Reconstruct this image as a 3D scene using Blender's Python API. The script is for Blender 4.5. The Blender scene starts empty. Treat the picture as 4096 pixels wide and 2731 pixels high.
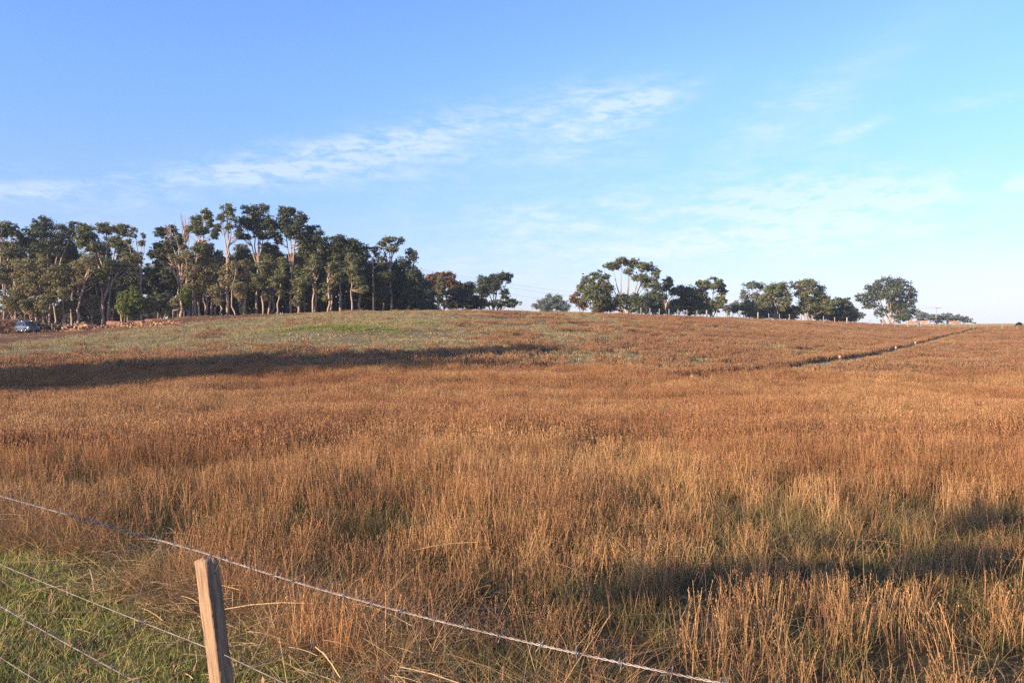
import bpy, math, random
import numpy as np
from mathutils import Vector, Matrix

random.seed(7)
rng = np.random.default_rng(11)
SC = bpy.context.scene
COL = SC.collection
RAD = math.radians

# ------------------------------------------------------------------ camera
EYE = 2.2
F, CX, CY = 826.0, 512.0, 341.0
cam = bpy.data.cameras.new('camera')
cam.sensor_width = 36.0
cam.lens = F / 1024.0 * 36.0
cam.clip_start = 0.05
cam.clip_end = 9000.0
camo = bpy.data.objects.new('camera', cam)
COL.objects.link(camo)
camo.location = (0, 0, EYE)
camo.rotation_euler = (RAD(90), 0, 0)
SC.camera = camo

# ------------------------------------------------------------------ light
SUN_EL, SUN_AZ = 14.0, 54.0           # light travels towards SUN_AZ degrees right of +Y
sund = Vector((math.sin(RAD(SUN_AZ)) * math.cos(RAD(SUN_EL)), math.cos(RAD(SUN_AZ)) * math.cos(RAD(SUN_EL)), -math.sin(RAD(SUN_EL))))
sun = bpy.data.lights.new('sun', 'SUN')
sun.energy = 5.0
sun.angle = RAD(0.5)
sun.color = (1.0, 0.79, 0.57)
suno = bpy.data.objects.new('sun', sun)
COL.objects.link(suno)
suno.rotation_euler = sund.to_track_quat('-Z', 'Y').to_euler()
SC.view_settings.view_transform = 'Standard'
SC.view_settings.look = 'None'
SC.view_settings.exposure = 1.05
SC.view_settings.gamma = 1.0
SC.view_settings.use_curve_mapping = False
SC.cycles.max_bounces = 6
SC.cycles.diffuse_bounces = 3
SC.cycles.transparent_max_bounces = 8
SC.cycles.volume_bounces = 0
SC.cycles.use_denoising = False


class NT:
    """tiny helper to write node trees as expressions"""
    def __init__(self, nt, k=1.0):
        self.nt = nt
        self.k = k

    def n(self, t, **kw):
        nd = self.nt.nodes.new(t)
        for k, v in kw.items():
            setattr(nd, k, v)
        return nd

    def put(self, sock, v):
        if isinstance(v, (int, float, tuple, list)):
            sock.default_value = v
        else:
            self.nt.links.new(v, sock)

    def m(self, op, a, b=0.0, c=0.0, clamp=False):
        nd = self.n('ShaderNodeMath', operation=op, use_clamp=clamp)
        self.put(nd.inputs[0], a)
        self.put(nd.inputs[1], b)
        self.put(nd.inputs[2], c)
        return nd.outputs[0]

    def mix(self, f, a, b, blend='MIX'):
        if blend == 'MIX' and self.k != 1:
            a = tuple(x * self.k for x in a) if isinstance(a, tuple) else a
            b = tuple(x * self.k for x in b) if isinstance(b, tuple) else b
        nd = self.n('ShaderNodeMix', data_type='RGBA', blend_type=blend)
        nd.clamp_factor = True
        self.put(nd.inputs[0], f)
        self.put(nd.inputs[6], a if not isinstance(a, tuple) else tuple(a) + (1,) * (4 - len(a)))
        self.put(nd.inputs[7], b if not isinstance(b, tuple) else tuple(b) + (1,) * (4 - len(b)))
        return nd.outputs[2]

    def noise(self, vec, scale, detail=3, rough=0.55, dist=0.0):
        nd = self.n('ShaderNodeTexNoise')
        if vec is not None:
            self.nt.links.new(vec, nd.inputs['Vector'])
        nd.inputs['Scale'].default_value = scale
        nd.inputs['Detail'].default_value = detail
        nd.inputs['Roughness'].default_value = rough
        nd.inputs['Distortion'].default_value = dist
        return nd.outputs['Fac']

    def ramp(self, v, a, b, lo=0.0, hi=1.0):
        nd = self.n('ShaderNodeMapRange', interpolation_type='SMOOTHSTEP')
        self.put(nd.inputs[0], v)
        self.put(nd.inputs[1], a)
        self.put(nd.inputs[2], b)
        self.put(nd.inputs[3], lo)
        self.put(nd.inputs[4], hi)
        return nd.outputs[0]


# ------------------------------------------------------------------ sky
world = bpy.data.worlds.new('World')
SC.world = world
world.use_nodes = True
wt = world.node_tree
wt.nodes.clear()
W = NT(wt)
sky = W.n('ShaderNodeTexSky', sky_type='NISHITA')
sky.sun_disc = False
sky.sun_elevation = RAD(SUN_EL)
sky.sun_rotation = RAD(180 + SUN_AZ)
sky.altitude = 50
sky.air_density = 1.0
sky.dust_density = 0.6
sky.ozone_density = 1.2
tc = W.n('ShaderNodeTexCoord')
sep = W.n('ShaderNodeSeparateXYZ')
wt.links.new(tc.outputs['Generated'], sep.inputs[0])
gx, gy, gz = sep.outputs
az = W.m('ARCTAN2', gx, gy)
el = W.m('ARCSINE', gz)
comb = W.n('ShaderNodeCombineXYZ')
W.put(comb.inputs[0], az)
W.put(comb.inputs[1], W.m('MULTIPLY', el, 3.2))
W.put(comb.inputs[2], 0.3)
rot = W.n('ShaderNodeVectorRotate', rotation_type='Z_AXIS')
wt.links.new(comb.outputs[0], rot.inputs['Vector'])
rot.inputs['Angle'].default_value = RAD(-17)
n_fine = W.noise(rot.outputs[0], 24.0, 7, 0.66, 0.25)
n_mid = W.noise(rot.outputs[0], 8.0, 4, 0.55, 0.4)
n_big = W.noise(comb.outputs[0], 2.2, 3, 0.5)
tex = W.m('MULTIPLY', W.ramp(n_fine, 0.32, 0.74), W.ramp(n_mid, 0.22, 0.58))


def blob(px, py, rx, ry, ang, amp):
    a0 = math.atan((px - CX) / F)
    e0 = math.atan((CY - py) / F * math.cos(a0))
    ka, ke = F / rx, F / ry
    da = W.m('SUBTRACT', az, a0)
    de = W.m('SUBTRACT', el, e0)
    c, s = math.cos(RAD(ang)), math.sin(RAD(ang))
    p = W.m('ADD', W.m('MULTIPLY', da, c), W.m('MULTIPLY', de, s))
    q = W.m('SUBTRACT', W.m('MULTIPLY', de, c), W.m('MULTIPLY', da, s))
    d = W.m('ADD', W.m('POWER', W.m('ABSOLUTE', W.m('MULTIPLY', p, ka)), 2.0), W.m('POWER', W.m('ABSOLUTE', W.m('MULTIPLY', q, ke)), 2.0))
    return W.m('MULTIPLY', W.m('EXPONENT', W.m('MULTIPLY', d, -1.0)), amp)


acc = None
for b_ in [(210, 178, 90, 14, 9, 1.0), (330, 158, 110, 18, 10, 1.1), (440, 142, 120, 26, 12, 1.15), (595, 125, 55, 36, 14, 1.4), (650, 100, 50, 12, 12, 1.0),
           (30, 195, 90, 16, 4, .8), (780, 205, 110, 30, 3, 2.0), (850, 204, 60, 12, 10, 2.4), (570, 217, 90, 18, 4, 1.1), (934, 196, 15, 4.5, 10, 5.0), (1020, 184, 10, 6, 0, 3.5),
           (870, 200, 22, 4, 8, 3.0), (780, 118, 50, 22, 12, .5), (855, 130, 30, 6, 14, 1.1), (980, 101, 30, 5, 2, 1.0), (820, 95, 90, 26, 28, .35), (800, 240, 220, 14, 2, 1.4)]:
    g = blob(*b_)
    acc = g if acc is None else W.m('ADD', acc, g)
# a thin layer that goes on round the whole horizon
belt = W.m('MULTIPLY', W.ramp(el, 0.26, 0.02), W.m('MULTIPLY', W.ramp(el, -0.05, 0.03), W.ramp(n_big, 0.42, 0.66, 0.0, 0.5)))
acc = W.m('ADD', acc, belt)
cl = W.m('MULTIPLY', acc, tex)
lowbank = W.m('MULTIPLY', W.ramp(el, 0.19, -0.01), W.m('ADD', 0.34, W.m('MULTIPLY', W.ramp(az, -0.2, 0.6), 0.42)))
lowbank = W.m('MULTIPLY', lowbank, W.ramp(W.m('ADD', W.m('MULTIPLY', n_mid, 0.6), W.m('MULTIPLY', n_fine, 0.4)), 0.3, 0.66, 0.30, 0.95))
veil = W.m('ADD', blob(820, 100, 120, 22, 30, .10), blob(560, 130, 160, 40, 12, .08))
cl = W.m('ADD', W.m('MINIMUM', W.m('MULTIPLY', cl, 0.52), 0.42), W.m('ADD', lowbank, veil), clamp=True)
hsv = W.n('ShaderNodeHueSaturation')
hsv.inputs['Saturation'].default_value = 1.0
hsv.inputs['Value'].default_value = 1.0
wt.links.new(sky.outputs[0], hsv.inputs['Color'])
tint = W.mix(W.ramp(el, -0.02, 0.34), (0.94, 0.96, 1.50, 1), (1.16, 1.48, 2.28, 1))
skyc = W.mix(1.0, hsv.outputs[0], tint, 'MULTIPLY')
cloudc = (6.6, 6.9, 8.6)
final = W.mix(cl, skyc, cloudc)
bg = W.n('ShaderNodeBackground')
wt.links.new(final, bg.inputs['Color'])
bg.inputs['Strength'].default_value = 0.074
wo = W.n('ShaderNodeOutputWorld')
wt.links.new(bg.outputs[0], wo.inputs['Surface'])


# ------------------------------------------------------------------ helpers
def tag(o, label=None, cat=None, group=None, kind=None):
    if label: o['label'] = label
    if cat: o['category'] = cat
    if group: o['group'] = group
    if kind: o['kind'] = kind
    return o


def thing(name, loc, rz=0.0, label=None, cat=None, group=None, rot=None):
    o = bpy.data.objects.new(name, None)
    o.empty_display_size = 0.3
    COL.objects.link(o)
    o.location = loc
    o.rotation_euler = rot if rot else (0, 0, rz)
    tag(o, label, cat, group)
    return o


def mat(name, col, rough=0.85, var=0.25, scale=4.0, bump=0.0, metal=0.0, stretch=None, col2=None, spec=0.3, coords='Object', attr=None, trans=None):
    m = bpy.data.materials.new(name)
    m.use_nodes = True
    nt = m.node_tree
    nt.nodes.clear()
    N = NT(nt, 0.77)
    b = N.n('ShaderNodeBsdfPrincipled')
    b.inputs['Roughness'].default_value = rough
    b.inputs['Metallic'].default_value = metal
    b.inputs['Specular IOR Level'].default_value = spec
    t = N.n('ShaderNodeTexCoord')
    v = t.outputs[coords]
    if stretch:
        mp = N.n('ShaderNodeMapping')
        mp.inputs['Scale'].default_value = stretch
        nt.links.new(v, mp.inputs['Vector'])
        v = mp.outputs[0]
    nz = N.noise(v, scale, 4, 0.6)
    c2 = col2 if col2 else tuple(c * (1 - var) for c in col)
    f = N.ramp(nz, 0.3, 0.7)
    if attr:
        at = N.n('ShaderNodeAttribute', attribute_name=attr)
        f = N.m('ADD', N.m('MULTIPLY', f, 0.5), N.m('MULTIPLY', at.outputs['Fac'], 0.5))
    c = N.mix(f, col, c2)
    nt.links.new(c, b.inputs['Base Color'])
    if bump:
        bp = N.n('ShaderNodeBump')
        bp.inputs['Strength'].default_value = bump
        bp.inputs['Distance'].default_value = 0.05
        nt.links.new(nz, bp.inputs['Height'])
        nt.links.new(bp.outputs[0], b.inputs['Normal'])
    out = N.n('ShaderNodeOutputMaterial')
    sh = b.outputs[0]
    if trans:
        tr = N.n('ShaderNodeBsdfTranslucent')
        nt.links.new(c, tr.inputs['Color'])
        mx = N.n('ShaderNodeMixShader')
        mx.inputs[0].default_value = trans
        nt.links.new(sh, mx.inputs[1])
        nt.links.new(tr.outputs[0], mx.inputs[2])
        sh = mx.outputs[0]
    nt.links.new(sh, out.inputs['Surface'])
    return m


def raw_mesh(name, V, Fc, material=None, smooth=False, attrs=None, mats=None, midx=None):
    """V (n,3); Fc list of (m,k) int arrays of same-size polygons"""
    V = np.asarray(V, dtype=np.float32)
    if isinstance(Fc, np.ndarray):
        Fc = [Fc]
    Fc = [np.asarray(f, dtype=np.int32) for f in Fc if len(f)]
    me = bpy.data.meshes.new(name)
    me.vertices.add(len(V))
    me.vertices.foreach_set('co', V.ravel())
    loops = np.concatenate([f.ravel() for f in Fc])
    sizes = np.concatenate([np.full(len(f), f.shape[1], dtype=np.int32) for f in Fc])
    starts = np.concatenate([[0], np.cumsum(sizes)[:-1]]).astype(np.int32)
    me.loops.add(len(loops))
    me.loops.foreach_set('vertex_index', loops)
    me.polygons.add(len(sizes))
    me.polygons.foreach_set('loop_start', starts)
    if mats:
        for m_ in mats: me.materials.append(m_)
        if midx is not None:
            me.polygons.foreach_set('material_index', np.asarray(midx, dtype=np.int32))
    elif material:
        me.materials.append(material)
    if smooth:
        me.polygons.foreach_set('use_smooth', np.ones(len(sizes), dtype=bool))
    if attrs:
        for k, (dom, arr) in attrs.items():
            a = me.attributes.new(k, 'FLOAT', dom)
            a.data.foreach_set('value', np.asarray(arr, dtype=np.float32))
    me.update(calc_edges=True)
    me.validate()
    return me


def link(name, me, parent=None, loc=None):
    o = bpy.data.objects.new(name, me)
    COL.objects.link(o)
    if parent: o.parent = parent
    if loc is not None: o.location = loc
    return o


class MB:
    """collects polygons, builds one mesh object"""
    def __init__(self):
        self.V = []
        self.Q = []
        self.T = []
        self.n = 0

    def add(self, V, Q=None, T=None):
        V = np.asarray(V, dtype=np.float64)
        if Q is not None and len(Q): self.Q.append(np.asarray(Q) + self.n)
        if T is not None and len(T): self.T.append(np.asarray(T) + self.n)
        self.V.append(V)
        self.n += len(V)
        return self

    def tube(self, P, R, sides=6, cap=True):
        P = np.asarray(P, dtype=float)
        n = len(P)
        R = np.broadcast_to(np.asarray(R, dtype=float), (n,))
        T = np.gradient(P, axis=0)
        T /= np.linalg.norm(T, axis=1)[:, None] + 1e-9
        up = np.array([0.13, 0.21, 0.97]) if abs(T[:, 2]).mean() < 0.8 else np.array([0.97, 0.21, 0.05])
        A = np.cross(T, up)
        A /= np.linalg.norm(A, axis=1)[:, None] + 1e-9
        B = np.cross(T, A)
        th = np.linspace(0, 2 * math.pi, sides, endpoint=False)
        V = P[:, None, :] + R[:, None, None] * (np.cos(th)[None, :, None] * A[:, None, :] + np.sin(th)[None, :, None] * B[:, None, :])
        i = np.arange(n - 1)[:, None] * sides
        j = np.arange(sides)[None, :]
        k = (j + 1) % sides
        Q = np.stack([i + j, i + k, i + sides + k, i + sides + j], -1).reshape(-1, 4)
        V = V.reshape(-1, 3)
        T_ = []
        if cap:
            V = np.vstack([V, P[0], P[-1]])
            a, b = n * sides, n * sides + 1
            for s in range(sides):
                T_.append((a, (s + 1) % sides, s))
                T_.append((b, (n - 1) * sides + s, (n - 1) * sides + (s + 1) % sides))
        return self.add(V, Q, T_)

    def box(self, c, s, rz=0.0, taper=1.0):
        c = np.asarray(c, dtype=float)
        x, y, z = [v / 2 for v in s]
        t = taper
        V = np.array([(-x, -y, -z), (x, -y, -z), (x, y, -z), (-x, y, -z), (-x * t, -y * t, z), (x * t, -y * t, z), (x * t, y * t, z), (-x * t, y * t, z)])
        if rz:
            cs, sn = math.cos(rz), math.sin(rz)
            V = V @ np.array([(cs, sn, 0), (-sn, cs, 0), (0, 0, 1)])
        return self.add(V + c, [(0, 3, 2, 1), (4, 5, 6, 7), (0, 1, 5, 4), (1, 2, 6, 5), (2, 3, 7, 6), (3, 0, 4, 7)])

    def obj(self, name, material, parent=None, smooth=False, attrs=None, loc=None):
        Fc = []
        if self.Q: Fc.append(np.vstack(self.Q))
        if self.T: Fc.append(np.vstack(self.T))
        return link(name, raw_mesh(name, np.vstack(self.V), Fc, material, smooth, attrs), parent, loc)


# value noise in numpy, for laying things out
def vnoise(x, y, seed=0):
    xi, yi = np.floor(x).astype(np.int64), np.floor(y).astype(np.int64)
    xf, yf = x - xi, y - yi
    xf, yf = xf * xf * (3 - 2 * xf), yf * yf * (3 - 2 * yf)

    def h(a, b):
        v = (a * 374761393 + b * 668265263 + seed * 1442695041) & 0xffffffff
        v = ((v ^ (v >> 13)) * 1274126177) & 0xffffffff
        return ((v ^ (v >> 16)) & 0xffff) / 65535.0
    return (h(xi, yi) * (1 - xf) + h(xi + 1, yi) * xf) * (1 - yf) + (h(xi, yi + 1) * (1 - xf) + h(xi + 1, yi + 1) * xf) * yf


def fbm(x, y, seed=0, o=4):
    s, a, t = 0, 0.5, 0
    for i in range(o):
        s = s + a * vnoise(x * 2 ** i + 17.3 * i, y * 2 ** i - 9.1 * i, seed + i)
        t += a
        a *= 0.5
    return s / t


def sstep(v, a, b):
    t = np.clip((v - a) / (b - a), 0, 1)
    return t * t * (3 - 2 * t)


# ------------------------------------------------------------------ terrain
PXS = [-250, 0, 60, 100, 180, 250, 350, 430, 520, 600, 700, 800, 850, 900, 960, 1024, 1250]
YCS = [338, 334.5, 330, 326, 317, 314, 311.5, 310.5, 311.5, 314, 317.5, 321, 323, 324, 324, 323.5, 325]
DCS = [120, 132, 138, 142, 146, 148, 148, 150, 160, 175, 190, 215, 250, 300, 330, 330, 300]


def H(X, Y):
    X = np.asarray(X, dtype=float)
    Y = np.asarray(Y, dtype=float)
    r = np.hypot(X, Y)
    a = np.arctan2(X, Y)
    ac = np.clip(a, -0.73, 0.73)
    px = CX + F * np.tan(ac)
    Ye = r * np.cos(ac)
    yc = np.interp(px, PXS, YCS)
    Yc = np.interp(px, PXS, DCS)
    zc = EYE + (CY - yc) / F * Yc
    t = np.clip((Ye - 26) / (Yc - 26), 0, 1)
    s = t * t * (3 - 2 * t) * 0.55 + 0.45 * (t ** 1.35)
    z = zc * s - 0.45 * np.exp(-((Ye - 36) / 13.0) ** 2)
    z = z - np.maximum(Ye - Yc, 0) * 0.006
    w = 1 - sstep(np.abs(a), 1.1, 2.2)
    z = z * w
    far = sstep(Ye, 500, 1500)
    z = z * (1 - far)
    amp = 0.03 + 0.16 * sstep(Ye, 20, 70)
    z = z + amp * (fbm(X / 7.0, Y / 7.0, 5) - 0.5) * 2 * (1 - 0.7 * sstep(Ye, 180, 300))
    mx, my = MOUND
    z = z + 0.75 * np.exp(-(((X - mx) / 8.0) ** 2 + ((Y - my) / 5.0) ** 2))
    return z


MOUND = (-22.0, 104.0)


def Hs(x, y):
    return float(H(np.array([x]), np.array([y]))[0])


def proj(X, Y, Z):
    return CX + F * X / Y, CY - F * (Z - EYE) / Y


def hit(px, py, dmax=700):
    """first point where the ray through a pixel of the photograph meets the ground"""
    Y = np.geomspace(3, dmax, 6000)
    X = (px - CX) / F * Y
    z = EYE + (CY - py) / F * Y
    h = H(X, Y)
    i = np.argmax(h >= z)
    if h[i] < z[i]:
        i = np.argmin(z - h)
    return float(X[i]), float(Y[i]), float(h[i])


def at(px, Y):
    X = (px - CX) / F * Y
    return X, Y, Hs(X, Y)


TRACK_PX = [(979, 328.5), (946, 337), (920, 344.8), (897, 351), (872, 357), (850, 361), (810, 367), (784, 371), (745, 376), (710, 380.5), (690, 382)]
TRACK = np.array([hit(*p)[:2] for p in TRACK_PX])


def track_dist(X, Y):
    d = np.full(X.shape, 1e9)
    for (a, b) in zip(TRACK[:-1], TRACK[1:]):
        ab = b - a
        t = np.clip(((X - a[0]) * ab[0] + (Y - a[1]) * ab[1]) / (ab @ ab), 0, 1)
        d = np.minimum(d, np.hypot(X - a[0] - t * ab[0], Y - a[1] - t * ab[1]))
    return d


def fence_dist(X, Y):
    """signed distance beyond the near fence line"""
    return (X - POST[0]) * FN[0] + (Y - POST[1]) * FN[1]


FD = np.array([-0.785, 0.62])                 # direction of the near fence, away to the left
FN = np.array([0.62, 0.785])
POSTY = 3.8
POST = ((206.5 - CX) / F * POSTY, POSTY)


def masks(X, Y):
    """tall-grass density, bare soil, lush green"""
    Z = H(X, Y)
    Ys = np.maximum(Y, 0.5)
    px, py = CX + F * X / Ys, CY - F * (Z - EYE) / Ys
    n1 = fbm(X / 6.0, Y / 6.0, 21)
    n2 = fbm(X / 18.0, Y / 18.0, 33)
    n3 = fbm(X / 1.6, Y / 1.6, 44)
    short = sstep(Y, 56, 70) * (1 - sstep(px, 430, 560)) 
    short = np.maximum(short, np.exp(-(((px - 620) / 140) ** 2 + ((py - 358) / 9) ** 2)) * 0.9)
    short = np.maximum(short, sstep(352 - py, 0, 8) * (1 - sstep(px, 560, 760)) * (0.97 - 0.55 * sstep(n1, 0.50, 0.62)) * sstep(Y, 50, 60))
    short = np.maximum(short, sstep(Y, 165, 195) * (1 - sstep(px, 800, 900)) * 0.9)
    tall = 1 - short * (0.985 - 0.12 * sstep(n1, 0.50, 0.72))
    patch = sstep(n1 * 0.55 + n3 * 0.45, 0.40, 0.54)
    tall = tall * (1 - (1 - patch) * sstep(Y, 40, 75) * 0.95)
    tall = tall * sstep(track_dist(X, Y), 0.75, 1.05)
    tall = tall * (1 - sstep(Y, 215, 235) * sstep(px, 820, 900))
    fd = fence_dist(X, Y)
    tall = tall * sstep(fd + (n3 - 0.5) * 0.9, 1.5, 1.95)
    edge = np.interp(px, [-50, 0, 100, 160, 200, 260, 330], [350, 345, 333, 327, 322, 318, 312])
    soil = sstep(edge - py + (n3 - 0.5) * 5, -1.5, 2.5) * (1 - sstep(px, 280, 400)) * sstep(Y, 70, 90)
    wood = sstep(Y - np.interp(px, PXS, DCS), -4, 2) * (1 - sstep(px, 420, 540))
    soil = np.maximum(soil, wood)
    tall = tall * (1 - soil)
    # a swath of low green grass in the foreground
    u_ = (X - POST[0]) * 0.809 + (Y - POST[1]) * 0.588
    v_ = -(X - POST[0]) * 0.588 + (Y - POST[1]) * 0.809
    sw = sstep(u_, 2.6, 3.4) * (1 - sstep(u_, 9.5, 11.5)) * np.exp(-((v_ + (n3 - .5) * .7 - 0.25) / 0.40) ** 2) * sstep(fbm(X / 0.8, Y / 0.8, 91), 0.30, 0.48)
    tall = tall * (1 - 0.88 * sw)
    green = np.exp(-(((X - MOUND[0]) / 6.0) ** 2 + ((Y - MOUND[1]) / 3.4) ** 2) * 1.2)
    green = green * sstep(n3, 0.25, 0.5)
    tall = tall * (1 - 0.9 * sstep(green, 0.25, 0.6))
    return tall, soil, green, n1, n2, n3, px, py


# the mound stands where the photograph shows the green patch
MOUND = hit(335, 333)[:2]
th = np.concatenate([np.linspace(-180, -42, 50, endpoint=False), np.linspace(-42, 42, 400), np.linspace(42, 180, 51)[1:]])[:-1]
rr = np.concatenate([[0.0], np.geomspace(0.6, 420, 250), np.geomspace(430, 7000, 26)])
TH, RR = np.meshgrid(np.radians(th), rr, indexing='ij')
GX, GY = RR * np.sin(TH), RR * np.cos(TH)
GZ = H(GX, GY)
tall_g, soil_g, green_g, n1g, n2g, n3g, pxg, pyg = masks(GX, GY)
nt_, nr_ = GX.shape
ii = np.arange(nt_)[:, None]
jj = np.arange(nr_ - 1)[None, :]
k = (ii + 1) % nt_
Qf = np.stack([ii * nr_ + jj, ii * nr_ + jj + 1, k * nr_ + jj + 1, k * nr_ + jj], -1).reshape(-1, 4)


def ground_material():
    m = bpy.data.materials.new('paddock_ground')
    m.use_nodes = True
    nt = m.node_tree
    nt.nodes.clear()
    N = NT(nt, 0.77)
    g = N.n('ShaderNodeNewGeometry')
    P = g.outputs['Position']
    a = {k: N.n('ShaderNodeAttribute', attribute_name=k).outputs['Fac'] for k in ('tall', 'soil', 'green', 'verge')}
    nf = N.noise(P, 2.2, 6, 0.7)
    nm = N.noise(P, 0.35, 4, 0.6)
    nx = N.noise(P, 14.0, 4, 0.7)
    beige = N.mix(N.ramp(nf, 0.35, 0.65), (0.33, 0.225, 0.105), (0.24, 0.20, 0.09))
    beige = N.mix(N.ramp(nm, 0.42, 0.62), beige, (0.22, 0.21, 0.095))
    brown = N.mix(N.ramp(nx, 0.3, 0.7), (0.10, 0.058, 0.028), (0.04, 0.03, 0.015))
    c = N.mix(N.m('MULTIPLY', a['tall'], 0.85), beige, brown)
    c = N.mix(a['soil'], c, N.mix(N.ramp(nf, 0.3, 0.7), (0.26, 0.115, 0.058), (0.12, 0.056, 0.032)))
    c = N.mix(a['green'], c, N.mix(N.ramp(nf, 0.3, 0.7), (0.15, 0.19, 0.05), (0.20, 0.17, 0.07)))
    c = N.mix(a['verge'], c, N.mix(N.ramp(nx, 0.35, 0.7), (0.11, 0.11, 0.032), (0.20, 0.135, 0.065)))
    b = N.n('ShaderNodeBsdfPrincipled')
    b.inputs['Roughness'].default_value = 0.95
    b.inputs['Specular IOR Level'].default_value = 0.1
    nt.links.new(c, b.inputs['Base Color'])
    bp = N.n('ShaderNodeBump')
    bp.inputs['Strength'].default_value = 0.8
    bp.inputs['Distance'].default_value = 0.12
    nt.links.new(nf, bp.inputs['Height'])
    nt.links.new(bp.outputs[0], b.inputs['Normal'])
    out = N.n('ShaderNodeOutputMaterial')
    nt.links.new(b.outputs[0], out.inputs['Surface'])
    return m


fdg = fence_dist(GX, GY)
verge_g = 1 - sstep(fdg + (n3g - 0.5) * 0.8, 1.3, 2.0)
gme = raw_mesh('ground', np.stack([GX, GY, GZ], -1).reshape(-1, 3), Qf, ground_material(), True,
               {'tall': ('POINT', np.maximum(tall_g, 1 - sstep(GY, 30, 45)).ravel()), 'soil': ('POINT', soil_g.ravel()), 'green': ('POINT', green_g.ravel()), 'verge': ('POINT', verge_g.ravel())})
tag(link('ground', gme), 'rolling paddock ground of dry grass and bare earth', kind='structure')

# the mown track, a strip of short grass 4 mm above the ground
def strip(name, path, width, material, lift=0.004):
    P = []
    for a, b in zip(path[:-1], path[1:]):
        n = max(2, int(np.hypot(*(b - a)) / 1.0))
        for t in np.linspace(0, 1, n, endpoint=False):
            P.append(a + (b - a) * t)
    P.append(path[-1])
    P = np.array(P)
    T = np.gradient(P, axis=0)
    T /= np.linalg.norm(T, axis=1)[:, None]
    Nn = np.stack([-T[:, 1], T[:, 0]], -1)
    cols = np.linspace(-width / 2, width / 2, 5)
    V = P[:, None, :] + Nn[:, None, :] * cols[None, :, None]
    Z = H(V[..., 0], V[..., 1]) + lift
    V = np.concatenate([V, Z[..., None]], -1).reshape(-1, 3)
    i = np.arange(len(P) - 1)[:, None] * 5
    j = np.arange(4)[None, :]
    Q = np.stack([i + j, i + j + 1, i + j + 6, i + j + 5], -1).reshape(-1, 4)
    return link(name, raw_mesh(name, V, Q, material, True))


tag(strip('path', TRACK, 1.6, mat('mown_grass', (0.42, 0.33, 0.17), 0.95, col2=(0.32, 0.28, 0.14), scale=1.2, coords='Object'), 0.03), 'narrow mown path running diagonally up through the tall grass', kind='structure')

# ------------------------------------------------------------------ grass
def grass_mat(name, tips, roots, alt, sat=1.0, trans=0.15, frost=0.0, var=1.0):
    m = bpy.data.materials.new(name)
    m.use_nodes = True
    nt = m.node_tree
    nt.nodes.clear()
    N = NT(nt, 0.77)
    g = N.n('ShaderNodeNewGeometry')
    P = g.outputs['Position']
    hh = N.n('ShaderNodeAttribute', attribute_name='hh').outputs['Fac']
    tone = N.n('ShaderNodeAttribute', attribute_name='tone').outputs['Fac']
    oi = N.n('ShaderNodeObjectInfo').outputs['Random']
    big = N.noise(P, 0.11, 4, 0.6)
    med = N.noise(P, 0.9, 3, 0.6)
    c = N.mix(N.ramp(big, 0.42, 0.58), tips, alt)
    big2 = N.noise(P, 0.27, 3, 0.6)
    c = N.mix(N.m('MULTIPLY', N.ramp(big2, 0.48, 0.66), 0.55), c, tuple(x * k_ for x, k_ in zip(tips, (0.62, 0.55, 0.55))))
    c = N.mix(N.m('MULTIPLY', N.ramp(med, 0.4, 0.7), 0.55), c, tuple(x * 0.62 for x in tips))
    c = N.mix(N.ramp(hh, 0.45, 0.0), c, roots)  # base tone: greener, and darkened in colour for shade between the blades
    k = N.m('ADD', 0.40, N.m('ADD', N.m('ADD', (1 - var) * 0.42, N.m('MULTIPLY', N.m('POWER', tone, 1.5), 1.05 * var)), N.m('MULTIPLY', oi, 0.35)))
    cc = N.n('ShaderNodeCombineXYZ')
    for s in cc.inputs: nt.links.new(k, s)
    c = N.mix(1.0, c, cc.outputs[0], 'MULTIPLY')
    d = N.n('ShaderNodeBsdfPrincipled')
    d.inputs['Roughness'].default_value = 0.65
    d.inputs['Specular IOR Level'].default_value = 0.25
    nt.links.new(c, d.inputs['Base Color'])
    tr = N.n('ShaderNodeBsdfTranslucent')
    nt.links.new(c, tr.inputs['Color'])
    mx = N.n('ShaderNodeMixShader')
    mx.inputs[0].default_value = trans
    nt.links.new(d.outputs[0], mx.inputs[1])
    nt.links.new(tr.outputs[0], mx.inputs[2])
    out = N.n('ShaderNodeOutputMaterial')
    nt.links.new(mx.outputs[0], out.inputs['Surface'])
    return m


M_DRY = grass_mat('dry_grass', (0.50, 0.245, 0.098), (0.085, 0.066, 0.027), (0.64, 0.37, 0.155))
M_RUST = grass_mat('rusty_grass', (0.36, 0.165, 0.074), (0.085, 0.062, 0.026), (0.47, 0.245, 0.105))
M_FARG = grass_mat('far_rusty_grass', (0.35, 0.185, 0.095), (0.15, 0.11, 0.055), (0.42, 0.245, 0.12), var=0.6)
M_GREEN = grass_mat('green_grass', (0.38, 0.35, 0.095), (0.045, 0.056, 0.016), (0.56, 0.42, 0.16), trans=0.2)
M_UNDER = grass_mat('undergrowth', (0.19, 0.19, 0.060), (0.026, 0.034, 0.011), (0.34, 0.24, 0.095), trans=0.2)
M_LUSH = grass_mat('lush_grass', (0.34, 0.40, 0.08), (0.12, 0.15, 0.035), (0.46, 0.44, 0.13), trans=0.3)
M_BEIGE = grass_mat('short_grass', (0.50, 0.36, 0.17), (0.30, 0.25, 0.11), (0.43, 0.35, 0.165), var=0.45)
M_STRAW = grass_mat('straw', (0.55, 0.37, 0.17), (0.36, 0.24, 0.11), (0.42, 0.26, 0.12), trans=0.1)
M_LEAFLITTER = grass_mat('leaf_litter', (0.40, 0.19, 0.10), (0.36, 0.17, 0.09), (0.30, 0.14, 0.07), trans=0.1)


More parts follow.
